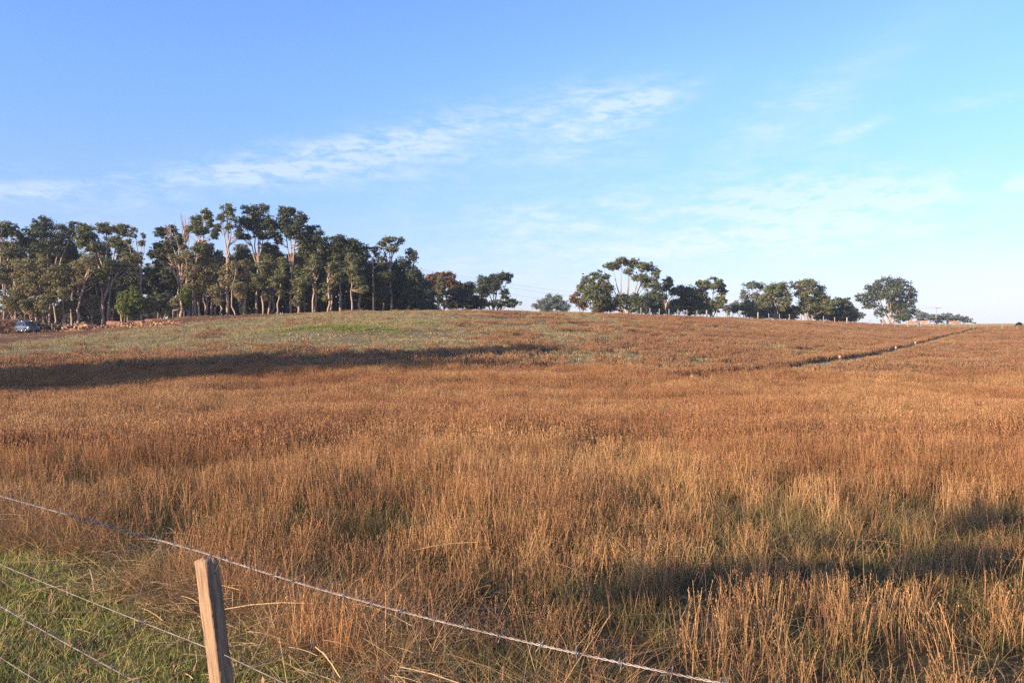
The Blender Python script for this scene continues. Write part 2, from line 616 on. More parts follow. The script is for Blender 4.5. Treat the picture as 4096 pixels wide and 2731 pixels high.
def blades(n, R, hmin, hmax, w, lean, curl, seg=3, seed=0, power=1.0, taper=True):
    """n thin curved blades; returns V, Q, hh, tone"""
    r = np.random.default_rng(seed)
    a = r.uniform(0, 2 * math.pi, n)
    q = R * np.sqrt(r.uniform(0, 1, n))
    bx, by = q * np.cos(a), q * np.sin(a)
    h = hmin + (hmax - hmin) * r.uniform(0, 1, n) ** power
    la = r.uniform(0, 2 * math.pi, n)
    ln = np.abs(r.normal(0, lean, n))
    cu = np.abs(r.normal(0, curl, n))
    t = np.linspace(0, 1, seg + 1)
    off = ln[:, None] * t + cu[:, None] * t ** 2.5
    X = bx[:, None] + np.cos(la)[:, None] * off * h[:, None]
    Y = by[:, None] + np.sin(la)[:, None] * off * h[:, None]
    Z = h[:, None] * (t - 0.35 * np.minimum(cu, 1.6)[:, None] * t ** 3) - 0.03
    wa = r.uniform(0, 2 * math.pi, n)
    ww = w * r.uniform(0.6, 1.3, n)[:, None] * ((1 - 0.85 * t) if taper else (1 - 0.45 * t))
    dx, dy = np.cos(wa)[:, None] * ww / 2, np.sin(wa)[:, None] * ww / 2
    V = np.stack([np.stack([X - dx, Y - dy, Z], -1), np.stack([X + dx, Y + dy, Z], -1)], 2)
    base = np.arange(n)[:, None] * (seg + 1) * 2
    j = np.arange(seg)[None, :] * 2
    Q = np.stack([base + j, base + j + 1, base + j + 3, base + j + 2], -1).reshape(-1, 4)
    hh = np.repeat(np.broadcast_to(t, (n, seg + 1)).reshape(-1), 2)
    tone = np.repeat(r.uniform(0, 1, n), (seg + 1) * 2)
    tips = np.stack([X[:, -1], Y[:, -1], Z[:, -1]], -1)
    return V.reshape(-1, 3), Q, hh, tone, tips, h


def quads_at(C, size, aspect, seed, upright=0.6):
    """small lozenges (seed heads) at points C"""
    r = np.random.default_rng(seed)
    n = len(C)
    u = r.normal(0, 1, (n, 3))
    u[:, 2] = np.abs(u[:, 2]) + upright * 3
    u /= np.linalg.norm(u, axis=1)[:, None]
    v = np.cross(u, r.normal(0, 1, (n, 3)))
    v /= np.linalg.norm(v, axis=1)[:, None]
    s = size * r.uniform(0.6, 1.4, n)[:, None]
    V = np.stack([C - u * s * aspect, C + v * s, C + u * s * aspect, C - v * s], 1).reshape(-1, 3)
    return V, np.arange(4 * n).reshape(-1, 4), r.uniform(0, 1, n).repeat(4)


def tuft(name, parts, mats_):
    V, Q, hh, tone, mi = [], [], [], [], []
    n = 0
    for (v, q, h_, t_, mid) in parts:
        V.append(v); Q.append(q + n); hh.append(h_); tone.append(t_); mi.append(np.full(len(q), mid))
        n += len(v)
    return raw_mesh(name, np.vstack(V), np.vstack(Q), None, False,
                    {'hh': ('POINT', np.concatenate(hh)), 'tone': ('POINT', np.concatenate(tone))}, mats=mats_, midx=np.concatenate(mi))


def stalk_tuft(name, n, R, hmin, hmax, w, seed, m, seeds=7, ss=0.006, leafn=10, seg=3):
    v, q, h_, t_, tips, hs = blades(n, R, hmin, hmax, w, 0.10, 0.10, seg, seed, 0.8, False)
    parts = [(v, q, h_, t_, 0)]
    r = np.random.default_rng(seed + 99)
    if seeds:
        roots = v.reshape(n, seg + 1, 2, 3).mean(2)
        tp, bf = roots[:, -1], roots[:, -2]
        d = tp - bf
        C = []
        for k_ in range(seeds):
            f = r.uniform(0.1, 1.0, (n, 1))
            C.append(tp - d * (1 - f) * 0.9 + r.normal(0, ss * 2.0, (n, 3)))
        C = np.vstack(C)
        v2, q2, t2 = quads_at(C, ss, 4.0, seed + 5, 1.2)
        parts.append((v2, q2, np.full(len(v2), 1.0), np.clip(t2 * 1.1, 0, 1), 0))
    if leafn:
        v3, q3, h3, t3, _, _ = blades(leafn, R, hmin * 0.3, hmax * 0.55, w * 1.7, 0.25, 0.8, 3, seed + 7)
        parts.append((v3, q3, h3 * 0.6, t3, 1))
    return tuft(name, parts, [m, M_UNDER if leafn else m])


def scatter(name, meshes, X, Y, Z, rot, scl, idx, tilt, label, cat='grass', scz=None):
    """one stuff object: points that carry rotation and scale, instanced by geometry nodes"""
    src = bpy.data.collections.new(name + '_kinds')
    for i, me in enumerate(meshes):
        src.objects.link(bpy.data.objects.new('%s_%02d' % (name, i), me))
    me = bpy.data.meshes.new(name)
    me.vertices.add(len(X))
    me.vertices.foreach_set('co', np.stack([X, Y, Z], -1).astype(np.float32).ravel())
    a = me.attributes.new('rot', 'FLOAT_VECTOR', 'POINT')
    a.data.foreach_set('vector', np.stack([tilt[0], tilt[1], rot], -1).astype(np.float32).ravel())
    a = me.attributes.new('scl', 'FLOAT_VECTOR', 'POINT')
    sz = scl if scz is None else scz
    a.data.foreach_set('vector', np.stack([scl, scl, sz], -1).astype(np.float32).ravel())
    a = me.attributes.new('kid', 'INT', 'POINT')
    a.data.foreach_set('value', idx.astype(np.int32))
    for mm in meshes:
        for ms in mm.materials:
            if ms.name not in me.materials: me.materials.append(ms)
    o = link(name, me)
    nt = bpy.data.node_groups.new(name, 'GeometryNodeTree')
    nt.interface.new_socket('Geometry', in_out='INPUT', socket_type='NodeSocketGeometry')
    nt.interface.new_socket('Geometry', in_out='OUTPUT', socket_type='NodeSocketGeometry')
    gi, go = nt.nodes.new('NodeGroupInput'), nt.nodes.new('NodeGroupOutput')
    ip = nt.nodes.new('GeometryNodeInstanceOnPoints')
    ci = nt.nodes.new('GeometryNodeCollectionInfo')
    ci.inputs['Collection'].default_value = src
    ci.inputs['Separate Children'].default_value = True
    ci.inputs['Reset Children'].default_value = True

    def na(nm, ty):
        nd = nt.nodes.new('GeometryNodeInputNamedAttribute')
        nd.data_type = ty
        nd.inputs['Name'].default_value = nm
        return [s for s in nd.outputs if s.enabled and s.name == 'Attribute'][0]
    nt.links.new(gi.outputs[0], ip.inputs['Points'])
    nt.links.new(ci.outputs[0], ip.inputs['Instance'])
    ip.inputs['Pick Instance'].default_value = True
    nt.links.new(na('kid', 'INT'), ip.inputs['Instance Index'])
    e2r = nt.nodes.new('FunctionNodeEulerToRotation')
    nt.links.new(na('rot', 'FLOAT_VECTOR'), e2r.inputs[0])
    nt.links.new(e2r.outputs[0], ip.inputs['Rotation'])
    nt.links.new(na('scl', 'FLOAT_VECTOR'), ip.inputs['Scale'])
    nt.links.new(ip.outputs[0], go.inputs[0])
    md = o.modifiers.new('scatter', 'NODES')
    md.node_group = nt
    tag(o, label, cat, kind='stuff')
    return o


def field_points(y0, y1, dens, margin=3.0, dpow=0.0, seed=1):
    """uniform points in the wedge the camera looks over, with a margin on both sides"""
    r = np.random.default_rng(seed)
    hw = 0.63 * y1 + margin
    n = int((y1 - y0) * 2 * hw * dens)
    X = r.uniform(-hw, hw, n)
    Y = r.uniform(y0, y1, n)
    ok = np.abs(X) < 0.63 * Y + margin
    return X[ok], Y[ok], r


def do_scatter(name, meshes, X, Y, r, smin, smax, label, tl=0.08, lift=0.0, scz=None):
    n = len(X)
    Z = H(X, Y) + lift
    return scatter(name, meshes, X, Y, Z, r.uniform(0, 6.28, n), r.uniform(smin, smax, n), r.integers(0, len(meshes), n),
                   (r.normal(0, tl, n), r.normal(0, tl, n)), label, scz=scz)


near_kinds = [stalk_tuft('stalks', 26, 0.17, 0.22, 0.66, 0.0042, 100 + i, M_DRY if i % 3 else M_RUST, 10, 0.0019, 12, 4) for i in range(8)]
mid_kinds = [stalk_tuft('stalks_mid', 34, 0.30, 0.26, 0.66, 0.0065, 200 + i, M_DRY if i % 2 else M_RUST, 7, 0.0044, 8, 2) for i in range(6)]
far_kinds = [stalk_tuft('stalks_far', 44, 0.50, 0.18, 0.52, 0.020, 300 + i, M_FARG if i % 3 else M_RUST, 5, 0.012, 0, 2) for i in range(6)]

X, Y, r = field_points(4.2, 15, 30, 2.0, seed=1)
t_, s_, g_, n1, n2, n3, px, py = masks(X, Y)
gap = sstep(fbm(X / 1.3, Y / 1.3, 77), 0.36, 0.56)
gap = np.maximum(gap, sstep(Y, 8, 14))
ok = r.uniform(0, 1, len(X)) < t_ * (0.08 + 0.72 * gap) * (0.72 + 0.28 * sstep(Y, 7, 12))
X, Y = X[ok], Y[ok]
hz = (0.35 + 1.05 * fbm(X / 1.6, Y / 1.6, 9)) * (0.80 + 0.20 * sstep(Y, 6, 12))
do_scatter('dry_grass', near_kinds, X, Y, r, 0.85, 1.15, 'tall rusty dry grass stalks with seed heads nearest the camera', 0.10, scz=hz)

X, Y, r = field_points(15, 48, 10, 3.0, seed=2)
t_, s_, g_, n1, n2, n3, px, py = masks(X, Y)
ok = r.uniform(0, 1, len(X)) < t_
X, Y = X[ok], Y[ok]
hz = 0.45 + 1.05 * fbm(X / 3.0, Y / 3.0, 9)
do_scatter('dry_grass', mid_kinds, X, Y, r, 0.85, 1.25, 'tall rusty dry grass covering the middle of the paddock', 0.07, scz=hz)

X, Y, r = field_points(48, 235, 1.7, 4.0, seed=3)
t_, s_, g_, n1, n2, n3, px, py = masks(X, Y)
Yc_ = np.interp(px, PXS, DCS)
ok = (r.uniform(0, 1, len(X)) < t_) & (Y < Yc_ + 12)
X, Y = X[ok], Y[ok]
hz = 0.45 + 0.9 * fbm(X / 5.0, Y / 5.0, 9)
do_scatter('dry_grass', far_kinds, X, Y, r, 0.7, 1.3, 'patchy reddish dry grass on the far slope', 0.05, scz=hz)

# short beige grass of the hill, and wiry tufts
short_kinds = []
for i in range(4):
    v, q, h_, t_, _, _ = blades(56, 0.6, 0.04, 0.19, 0.03, 0.5, 0.5, 2, 400 + i)
    short_kinds.append(tuft('short', [(v, q, h_, t_, 0)], [M_BEIGE]))
X, Y, r = field_points(46, 200, 2.2, 3.0, seed=4)
t_, s_, g_, n1, n2, n3, px, py = masks(X, Y)
ok = (r.uniform(0, 1, len(X)) < (1 - s_ * 0.9) * (1 - t_ * 0.6) * (0.35 + 0.65 * sstep(n3, 0.35, 0.6))) & (Y < np.interp(px, PXS, DCS) + 8)
X, Y = X[ok], Y[ok]
X3, Y3, _ = field_points(205, 345, 0.7, 6.0, seed=41)
k3 = (X3 / Y3 > 0.33)
do_scatter('short_grass', short_kinds, np.concatenate([X, X3[k3]]), np.concatenate([Y, Y3[k3]]), r, 0.7, 1.5, 'short pale grazed grass on the hill below the wood')

# cropped grass on the mown path
r = np.random.default_rng(31)
X, Y = [], []
for a, b in zip(TRACK[:-1], TRACK[1:]):
    n = int(np.hypot(*(b - a)) * 9)
    t = r.uniform(0, 1, n)
    X.append(a[0] + (b[0] - a[0]) * t + r.uniform(-.5, .5, n))
    Y.append(a[1] + (b[1] - a[1]) * t + r.uniform(-.5, .5, n))
X, Y = np.concatenate(X), np.concatenate(Y)
do_scatter('mown_grass', short_kinds, X, Y, r, 0.45, 0.7, 'pale cropped grass growing on the mown path')

# the tall grass stands dense along the far edge of the path and shades it
X, Y = [], []
for a, b in zip(TRACK[:-1], TRACK[1:]):
    L_ = np.hypot(*(b - a))
    nn_ = np.array([-(b - a)[1], (b - a)[0]]) / L_
    if nn_ @ np.array([-1, 1]) < 0: nn_ = -nn_
    n = int(L_ * 5)
    t = r.uniform(0, 1, n)[:, None]
    P_ = a + (b - a) * t + nn_ * r.uniform(0.85, 1.7, (n, 1))
    X.append(P_[:, 0]); Y.append(P_[:, 1])
X, Y = np.concatenate(X), np.concatenate(Y)
do_scatter('dry_grass', far_kinds, X, Y, r, 0.8, 1.1, 'dense band of tall dry grass along the upper edge of the mown path', 0.05, scz=np.full(len(X), 1.15))

# lush grass on the mound
lush_kinds = []
for i in range(3):
    v, q, h_, t_, _, _ = blades(60, 0.45, 0.06, 0.20, 0.03, 0.4, 0.5, 2, 450 + i)
    lush_kinds.append(tuft('lush', [(v, q, h_, t_, 0)], [M_LUSH]))
r = np.random.default_rng(5)
X = MOUND[0] + r.normal(0, 3.8, 700)
Y = MOUND[1] + r.normal(0, 2.0, 700)
X = np.concatenate([X, MOUND[0] + 5 + r.normal(0, 3.5, 160)])
Y = np.concatenate([Y, MOUND[1] + 17 + r.normal(0, 1.0, 160)])
t_, s_, g_, n1, n2, n3, px, py = masks(X, Y)
ok = r.uniform(0, 1, len(X)) < sstep(n3, 0.3, 0.5)
do_scatter('lush_grass', lush_kinds, X[ok], Y[ok], r, 0.7, 1.3, 'bright green grass on the low mound')

# green undergrowth among the near stalks
green_kinds = []
for i in range(5):
    v, q, h_, t_, _, _ = blades(40, 0.16, 0.08, 0.30, 0.006, 0.35, 0.7, 3, 500 + i)
    green_kinds.append(tuft('under', [(v, q, h_, t_, 0)], [M_UNDER]))
X, Y, r = field_points(4.2, 26, 22, 2.0, seed=6)
t_, s_, g_, n1, n2, n3, px, py = masks(X, Y)
ok = (r.uniform(0, 1, len(X)) < (0.30 + 0.7 * sstep(fbm(X / 1.3, Y / 1.3, 61), 0.40, 0.6)) * (1 - 0.5 * sstep(Y, 12, 24))) & (fence_dist(X, Y) > 1.6)
do_scatter('green_grass', green_kinds, X[ok], Y[ok], r, 0.8, 1.4, 'green grass growing between the dry stalks')

# cropped verge under the near fence
verge_kinds = []
for i in range(5):
    v, q, h_, t_, _, _ = blades(64, 0.14, 0.02, 0.080, 0.0055, 0.5, 0.6, 2, 600 + i)
    verge_kinds.append(tuft('verge', [(v, q, h_, t_, 0)], [(M_GREEN, M_LUSH, M_STRAW, M_GREEN, M_LUSH)[i]]))
r = np.random.default_rng(8)
X = r.uniform(-13, 3.5, 60000)
Y = r.uniform(1.0, 16, 60000)
fd = fence_dist(X, Y)
n3 = fbm(X / 1.6, Y / 1.6, 44)
nn = fbm(X / 0.6, Y / 0.6, 12)
ok = (fd + (n3 - 0.5) * 0.8 < 2.1) & (X < 0.6) & (np.abs(X) < 0.68 * Y + 2) & (fd > -1.6) & (r.uniform(0, 1, len(X)) < 0.35 + 0.65 * sstep(nn, 0.3, 0.5))
do_scatter('verge_grass', verge_kinds, X[ok], Y[ok], r, 0.7, 1.9, 'short cropped green grass under the barbed wire fence', 0.15)

# fallen straw along the edge of the tall grass
v, q, h_, t_, _, _ = blades(16, 0.22, 0.15, 0.55, 0.0035, 3.2, 1.2, 3, 700, taper=False)
straw_kinds = []
for i in range(5):
    r = np.random.default_rng(700 + i)
    n = 16
    P0 = np.stack([r.normal(0, 0.16, n), r.normal(0, 0.16, n), r.uniform(0.01, 0.15, n)], -1)
    a = r.uniform(0, 6.28, n)
    L = 0.08 + 0.40 * r.uniform(0, 1, n) ** 2
    D = np.stack([np.cos(a), np.sin(a), r.normal(0, 0.22, n)], -1)
    t = np.linspace(0, 1, 4)
    C = P0[:, None] + D[:, None] * (L[:, None] * t)[..., None]
    C[..., 2] = np.abs(C[..., 2] - 0.15 * (t ** 2)[None, :] * L[:, None]) + 0.008
    w = 0.0013
    side = np.stack([-np.sin(a), np.cos(a), r.normal(0, .6, n)], -1)[:, None] * w
    Vv = np.stack([C - side, C + side], 2).reshape(-1, 3)
    base = np.arange(n)[:, None] * 8
    j = np.arange(3)[None, :] * 2
    Qq = np.stack([base + j, base + j + 1, base + j + 3, base + j + 2], -1).reshape(-1, 4)
    straw_kinds.append(tuft('straw', [(Vv, Qq, np.full(len(Vv), 1.0), r.uniform(0, 1, n).repeat(8), 0)], [M_STRAW]))
r = np.random.default_rng(9)
s = r.uniform(-4, 14, 3800)
d = 1.65 + r.normal(0, 0.34, 3800)
X = POST[0] + FD[0] * s + FN[0] * d
Y = POST[1] + FD[1] * s + FN[1] * d
nn = fbm(X / 0.9, Y / 0.9, 15)
ok = r.uniform(0, 1, len(X)) < sstep(nn, 0.42, 0.62)
X2, Y2, _ = field_points(4.3, 9, 1.6, 1.0, seed=19)
X, Y = np.concatenate([X[ok], X2]), np.concatenate([Y[ok], Y2])
do_scatter('straw', straw_kinds, X, Y, r, 0.8, 1.5, 'pale fallen straw lying along the edge of the tall grass', 0.1)

# collapsed tussocks bent over along that edge
bent = []
for i in range(5):
    v, q, h_, t_, _, _ = blades(46, 0.15, 0.16, 0.46, 0.004, 0.75, 1.1, 4, 750 + i)
    bent.append(tuft('bent', [(v, q, 0.4 + 0.6 * h_, t_, 0)], [M_STRAW if i % 2 else M_DRY]))
r = np.random.default_rng(29)
s = r.uniform(-4, 14, 900)
d = 1.8 + r.normal(0, 0.2, 900)
X = POST[0] + FD[0] * s + FN[0] * d
Y = POST[1] + FD[1] * s + FN[1] * d
ok = r.uniform(0, 1, len(X)) < sstep(fbm(X / 0.9, Y / 0.9, 16), 0.34, 0.52)
X2, Y2, _ = field_points(5, 16, 1.3, 1.0, seed=39)
k2 = fence_dist(X2, Y2) > 1.6
X, Y = np.concatenate([X[ok], X2[k2]]), np.concatenate([Y[ok], Y2[k2]])
do_scatter('bent_grass', bent, X, Y, r, 0.8, 1.3, 'collapsed tussocks of bent dry grass between verge and standing stalks', 0.25)

# brown leaves lying on the verge
lk = []
for i in range(3):
    r = np.random.default_rng(800 + i)
    n = 5
    C = np.stack([r.normal(0, 0.25, n), r.normal(0, 0.25, n), r.uniform(0.03, 0.06, n)], -1)
    v, q, t_ = quads_at(C, 0.009, 3.0, 810 + i, upright=0.0)
    lk.append(tuft('leaf', [(v, q, np.ones(len(v)), t_, 0)], [M_LEAFLITTER]))
r = np.random.default_rng(10)
X = r.uniform(-12, 0.5, 2600)
Y = r.uniform(2, 15, 2600)
fd = fence_dist(X, Y)
ok = (fd < 2.2) & (fd > -1.5) & (r.uniform(0, 1, len(X)) < 0.45)
do_scatter('leaf_litter', lk, X[ok], Y[ok], r, 0.8, 1.4, 'small brown fallen leaves on the cropped verge')

#PART2
# ------------------------------------------------------------------ trees
def leaf_mat(name, col, col2, trans=0.25):
    m = bpy.data.materials.new(name)
    m.use_nodes = True
    nt = m.node_tree
    nt.nodes.clear()
    N = NT(nt, 0.77)
    tone = N.n('ShaderNodeAttribute', attribute_name='tone').outputs['Fac']
    g = N.n('ShaderNodeNewGeometry')
    nz = N.noise(g.outputs['Position'], 0.45, 3, 0.6)
    f = N.m('ADD', N.m('MULTIPLY', tone, 0.5), N.m('MULTIPLY', N.ramp(nz, 0.35, 0.65), 0.5))
    c = N.mix(f, col, col2)
    d = N.n('ShaderNodeBsdfPrincipled')
    d.inputs['Roughness'].default_value = 0.55
    d.inputs['Specular IOR Level'].default_value = 0.3
    nt.links.new(c, d.inputs['Base Color'])
    tr = N.n('ShaderNodeBsdfTranslucent')
    nt.links.new(c, tr.inputs['Color'])
    mx = N.n('ShaderNodeMixShader')
    mx.inputs[0].default_value = trans
    nt.links.new(d.outputs[0], mx.inputs[1])
    nt.links.new(tr.outputs[0], mx.inputs[2])
    out = N.n('ShaderNodeOutputMaterial')
    nt.links.new(mx.outputs[0], out.inputs['Surface'])
    return m


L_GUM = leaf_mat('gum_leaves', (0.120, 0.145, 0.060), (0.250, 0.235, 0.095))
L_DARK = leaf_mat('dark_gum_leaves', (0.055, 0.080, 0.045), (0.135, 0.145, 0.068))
L_BROWN = leaf_mat('brown_gum_leaves', (0.20, 0.105, 0.045), (0.28, 0.155, 0.070))
L_OLIVE = leaf_mat('olive_leaves', (0.20, 0.19, 0.075), (0.33, 0.27, 0.115))
L_BRIGHT = leaf_mat('wattle_leaves', (0.15, 0.19, 0.035), (0.24, 0.26, 0.06))
L_PINE = leaf_mat('pine_needles', (0.07, 0.095, 0.050), (0.15, 0.155, 0.070))
L_FAR = leaf_mat('haze_tinted_leaves', (0.13, 0.16, 0.11), (0.22, 0.23, 0.16))  # paler grey-green, distance haze put into the leaf colour
B_PALE = mat('pale_bark', (0.64, 0.46, 0.34), 0.8, col2=(0.33, 0.20, 0.13), scale=0.9, stretch=(3, 3, 0.6), bump=0.3)
B_DARK = mat('rough_bark', (0.20, 0.13, 0.09), 0.9, col2=(0.10, 0.065, 0.045), scale=1.2, stretch=(3, 3, 0.6), bump=0.4)
B_DEAD = mat('dead_wood', (0.48, 0.38, 0.33), 0.85, col2=(0.33, 0.24, 0.20), scale=1.5)


def leaves(C, R, n, size, rs, flat=0.85, mbv=None):
    """n leaf sprays spread through the ellipsoids C (k,3), R (k,)"""
    k_ = len(C)
    wgt = R ** 2
    idx = rs.choice(k_, n, p=wgt / wgt.sum())
    d = rs.normal(0, 1, (n, 3))
    d /= np.linalg.norm(d, axis=1)[:, None]
    d[:, 2] = np.where(d[:, 2] < -0.35, -d[:, 2] * 0.5, d[:, 2])
    rad = rs.uniform(0.1, 1.0, n) ** 0.55
    rad = np.where(rs.uniform(0, 1, n) < 0.25, rad * rs.uniform(1.1, 1.7, n), rad)
    off = d * rad[:, None] * R[idx][:, None]
    off[:, 2] *= flat
    P = C[idx] + off
    nrm = d * 0.75 + rs.normal(0, 0.55, (n, 3))
    nrm /= np.linalg.norm(nrm, axis=1)[:, None]
    u = np.cross(nrm, rs.normal(0, 1, (n, 3)))
    u /= np.linalg.norm(u, axis=1)[:, None]
    v = np.cross(nrm, u)
    s = size * rs.uniform(0.55, 1.35, n)[:, None]
    V = np.stack([P - u * s, P + v * s * 0.55, P + u * s, P - v * s * 0.55], 1).reshape(-1, 3)
    tone = np.clip(rs.uniform(0, 1, k_)[idx] * 0.6 + rs.uniform(0, 1, n) * 0.4, 0, 1)
    return V, np.arange(4 * n).reshape(-1, 4), tone


def curve(a, b, bend, n=6):
    a, b = np.asarray(a, float), np.asarray(b, float)
    mid = (a + b) / 2 + bend
    t = np.linspace(0, 1, n)[:, None]
    return a * (1 - t) ** 2 + 2 * mid * t * (1 - t) + b * t ** 2


def tree(name, label, D, base, blobs, lm='gum', bark='pale', fork=0.4, tr=0.22, nm=3, cover=9.0, size=None, cat='tree', group=None,
         seed=0, bare=(), depth=0.9, multi=False, lean=0.0, extra=None, crownname='crown', limbw=1.0):
    """a tree at distance D whose stem stands at picture column `base`; blobs (x, y, rx, ry) list its leaf masses"""
    rs = np.random.default_rng(seed + int(D * 7 + base * 13))
    bx, by, bz = at(base, D)
    mpp = D / F
    size = size or max(0.15, 0.88 * mpp)
    if group in ('shaded trees inside the wood', 'dark shrubs under the wood'): size *= 1.75
    root = thing(name, (bx, by, bz), 0, label, cat, group)
    C, R = [], []
    anchors = []
    for (x, y, rx, ry) in blobs:
        rx, ry = (rx * 1.42, ry * 1.55) if lm == 'dark' else (rx * 1.32, ry * 1.5)
        cx, cz = (x - CX) * mpp - bx, EYE + (CY - y) * mpp - bz
        rx_, rz_ = rx * mpp, ry * mpp
        ry_ = min(rx_, rx_ * depth + 0.3)
        dy = rs.uniform(-0.5, 0.5) * rx_
        anchors.append((cx, dy, cz, rx_, rz_))
        rc = max(0.45, 0.36 * min(rx_, rz_ * 1.3))
        k_ = int(max(6, 3.3 * (rx_ * ry_ * rz_) ** 0.667 / rc ** 2 * 1.5))
        d = rs.normal(0, 1, (k_, 3))
        d /= np.linalg.norm(d, axis=1)[:, None]
        q = rs.uniform(0.15, 1, k_) ** 0.5
        rr_ = rc * rs.uniform(0.35, 1.25, k_)
        for i in range(k_):
            C.append((cx + d[i, 0] * q[i] * max(rx_ - rr_[i] * .7, 0.1), dy + d[i, 1] * q[i] * ry_, cz + d[i, 2] * q[i] * max(rz_ - rr_[i] * .5, 0.1)))
            R.append(rr_[i])
    for q_ in range(int(len(C) * 0.22)):
        a_, b_ = anchors[rs.integers(len(anchors))], anchors[rs.integers(len(anchors))]
        if abs(a_[0] - b_[0]) + abs(a_[2] - b_[2]) > 2.2 * (a_[3] + b_[3]): continue
        t_ = rs.uniform(.2, .8)
        C.append(tuple(a_[j] * (1 - t_) + b_[j] * t_ + rs.normal(0, .4) for j in range(3)))
        R.append(rc * rs.uniform(.35, .7))
    C, R = np.array(C), np.array(R)
    n = int(min(14500, 0.78 * cover * sum(3.14 * a[3] * a[4] for a in anchors) / (size * size)))
    V, Q, tone = leaves(C, R, n, size, rs)
    me = raw_mesh(crownname, V, Q, {'gum': L_GUM, 'dark': L_DARK, 'brown': L_BROWN, 'olive': L_OLIVE, 'bright': L_BRIGHT, 'pine': L_PINE, 'far': L_FAR}[lm], False,
                  {'tone': ('FACE', tone)})
    link(crownname, me, root)
    # stem and limbs
    topz = max(a[2] for a in anchors)
    T = MB()
    bm = {'pale': B_PALE, 'dark': B_DARK, 'dead': B_DEAD}[bark]
    fz = max(fork * topz, 0.4)
    fx = lean * fz + rs.normal(0, 0.15)
    ax = []
    if not multi:
        P = curve((0, 0, -0.5), (fx, rs.normal(0, .2), fz), np.array([rs.normal(0, .35), 0, 0]), 7)
        P[1:-1, 0] += rs.normal(0, 0.12, 5)
        T.tube(P, np.linspace(tr * 1.15, tr * 0.7, 7), 8)
        start = P[-1]
    order = sorted(anchors, key=lambda a: -a[2])
    mains = order[:nm] if len(order) >= nm else order
    L = MB()
    for i, a in enumerate(mains):
        st = start if not multi else np.array([rs.normal(0, tr * 1.6), rs.normal(0, tr), -0.3])
        e = np.array([a[0], a[1], a[2] + a[4] * 0.3])
        P = curve(st, e, np.array([rs.normal(0, .4) - (e[0] - st[0]) * 0.12, 0, rs.normal(0.3, .3)]), 9)
        P[1:-1, 0] += rs.normal(0, 0.10, 7)
        (L).tube(P, np.linspace(tr * (0.72 if i else 0.8), 0.05, 9) * limbw, 6)
        ax.append(P)
    if not multi:
        ax.append(curve((0, 0, 0), start, np.zeros(3), 7))
    A = np.vstack(ax)
    pick = rs.permutation(len(C))[:min(len(C), 26)]
    for i in pick:
        c = C[i]
        hd = np.hypot(A[:, 0] - c[0], A[:, 1] - c[1])
        cost = np.abs(A[:, 2] - (c[2] - 0.75 * hd - 0.4)) + hd * 0.5 + (A[:, 2] < fz * 0.55) * 3
        j = int(np.argmin(cost))
        a = A[j]
        P = curve(a, c, np.array([0, 0, -0.12 * hd[j]]) + rs.normal(0, .15, 3), 5)
        ln = np.linalg.norm(c - a)
        L.tube(P, np.linspace(min(tr * 0.42, 0.05 + ln * 0.016) * limbw, 0.025, 5), 4, False)
    # bare limbs drawn from the photograph: start (x,y) end (x,y)
    for (x0, y0, x1, y1, w) in bare:
        a = np.array([(x0 - CX) * mpp - bx, rs.normal(0, .3), EYE + (CY - y0) * mpp - bz])
        b = np.array([(x1 - CX) * mpp - bx, rs.normal(0, .8), EYE + (CY - y1) * mpp - bz])
        P = curve(a, b, rs.normal(0, .3, 3), 7)
        L.tube(P, np.linspace(w, w * 0.35, 7), 5)
    if multi:
        T.tube([(0, 0, -0.5), (0, 0, 0.35)], [tr * 2.2, tr * 1.6], 8)
    T.obj('trunk', bm, root, True)
    L.obj('branches', bm, root, True)
    return root


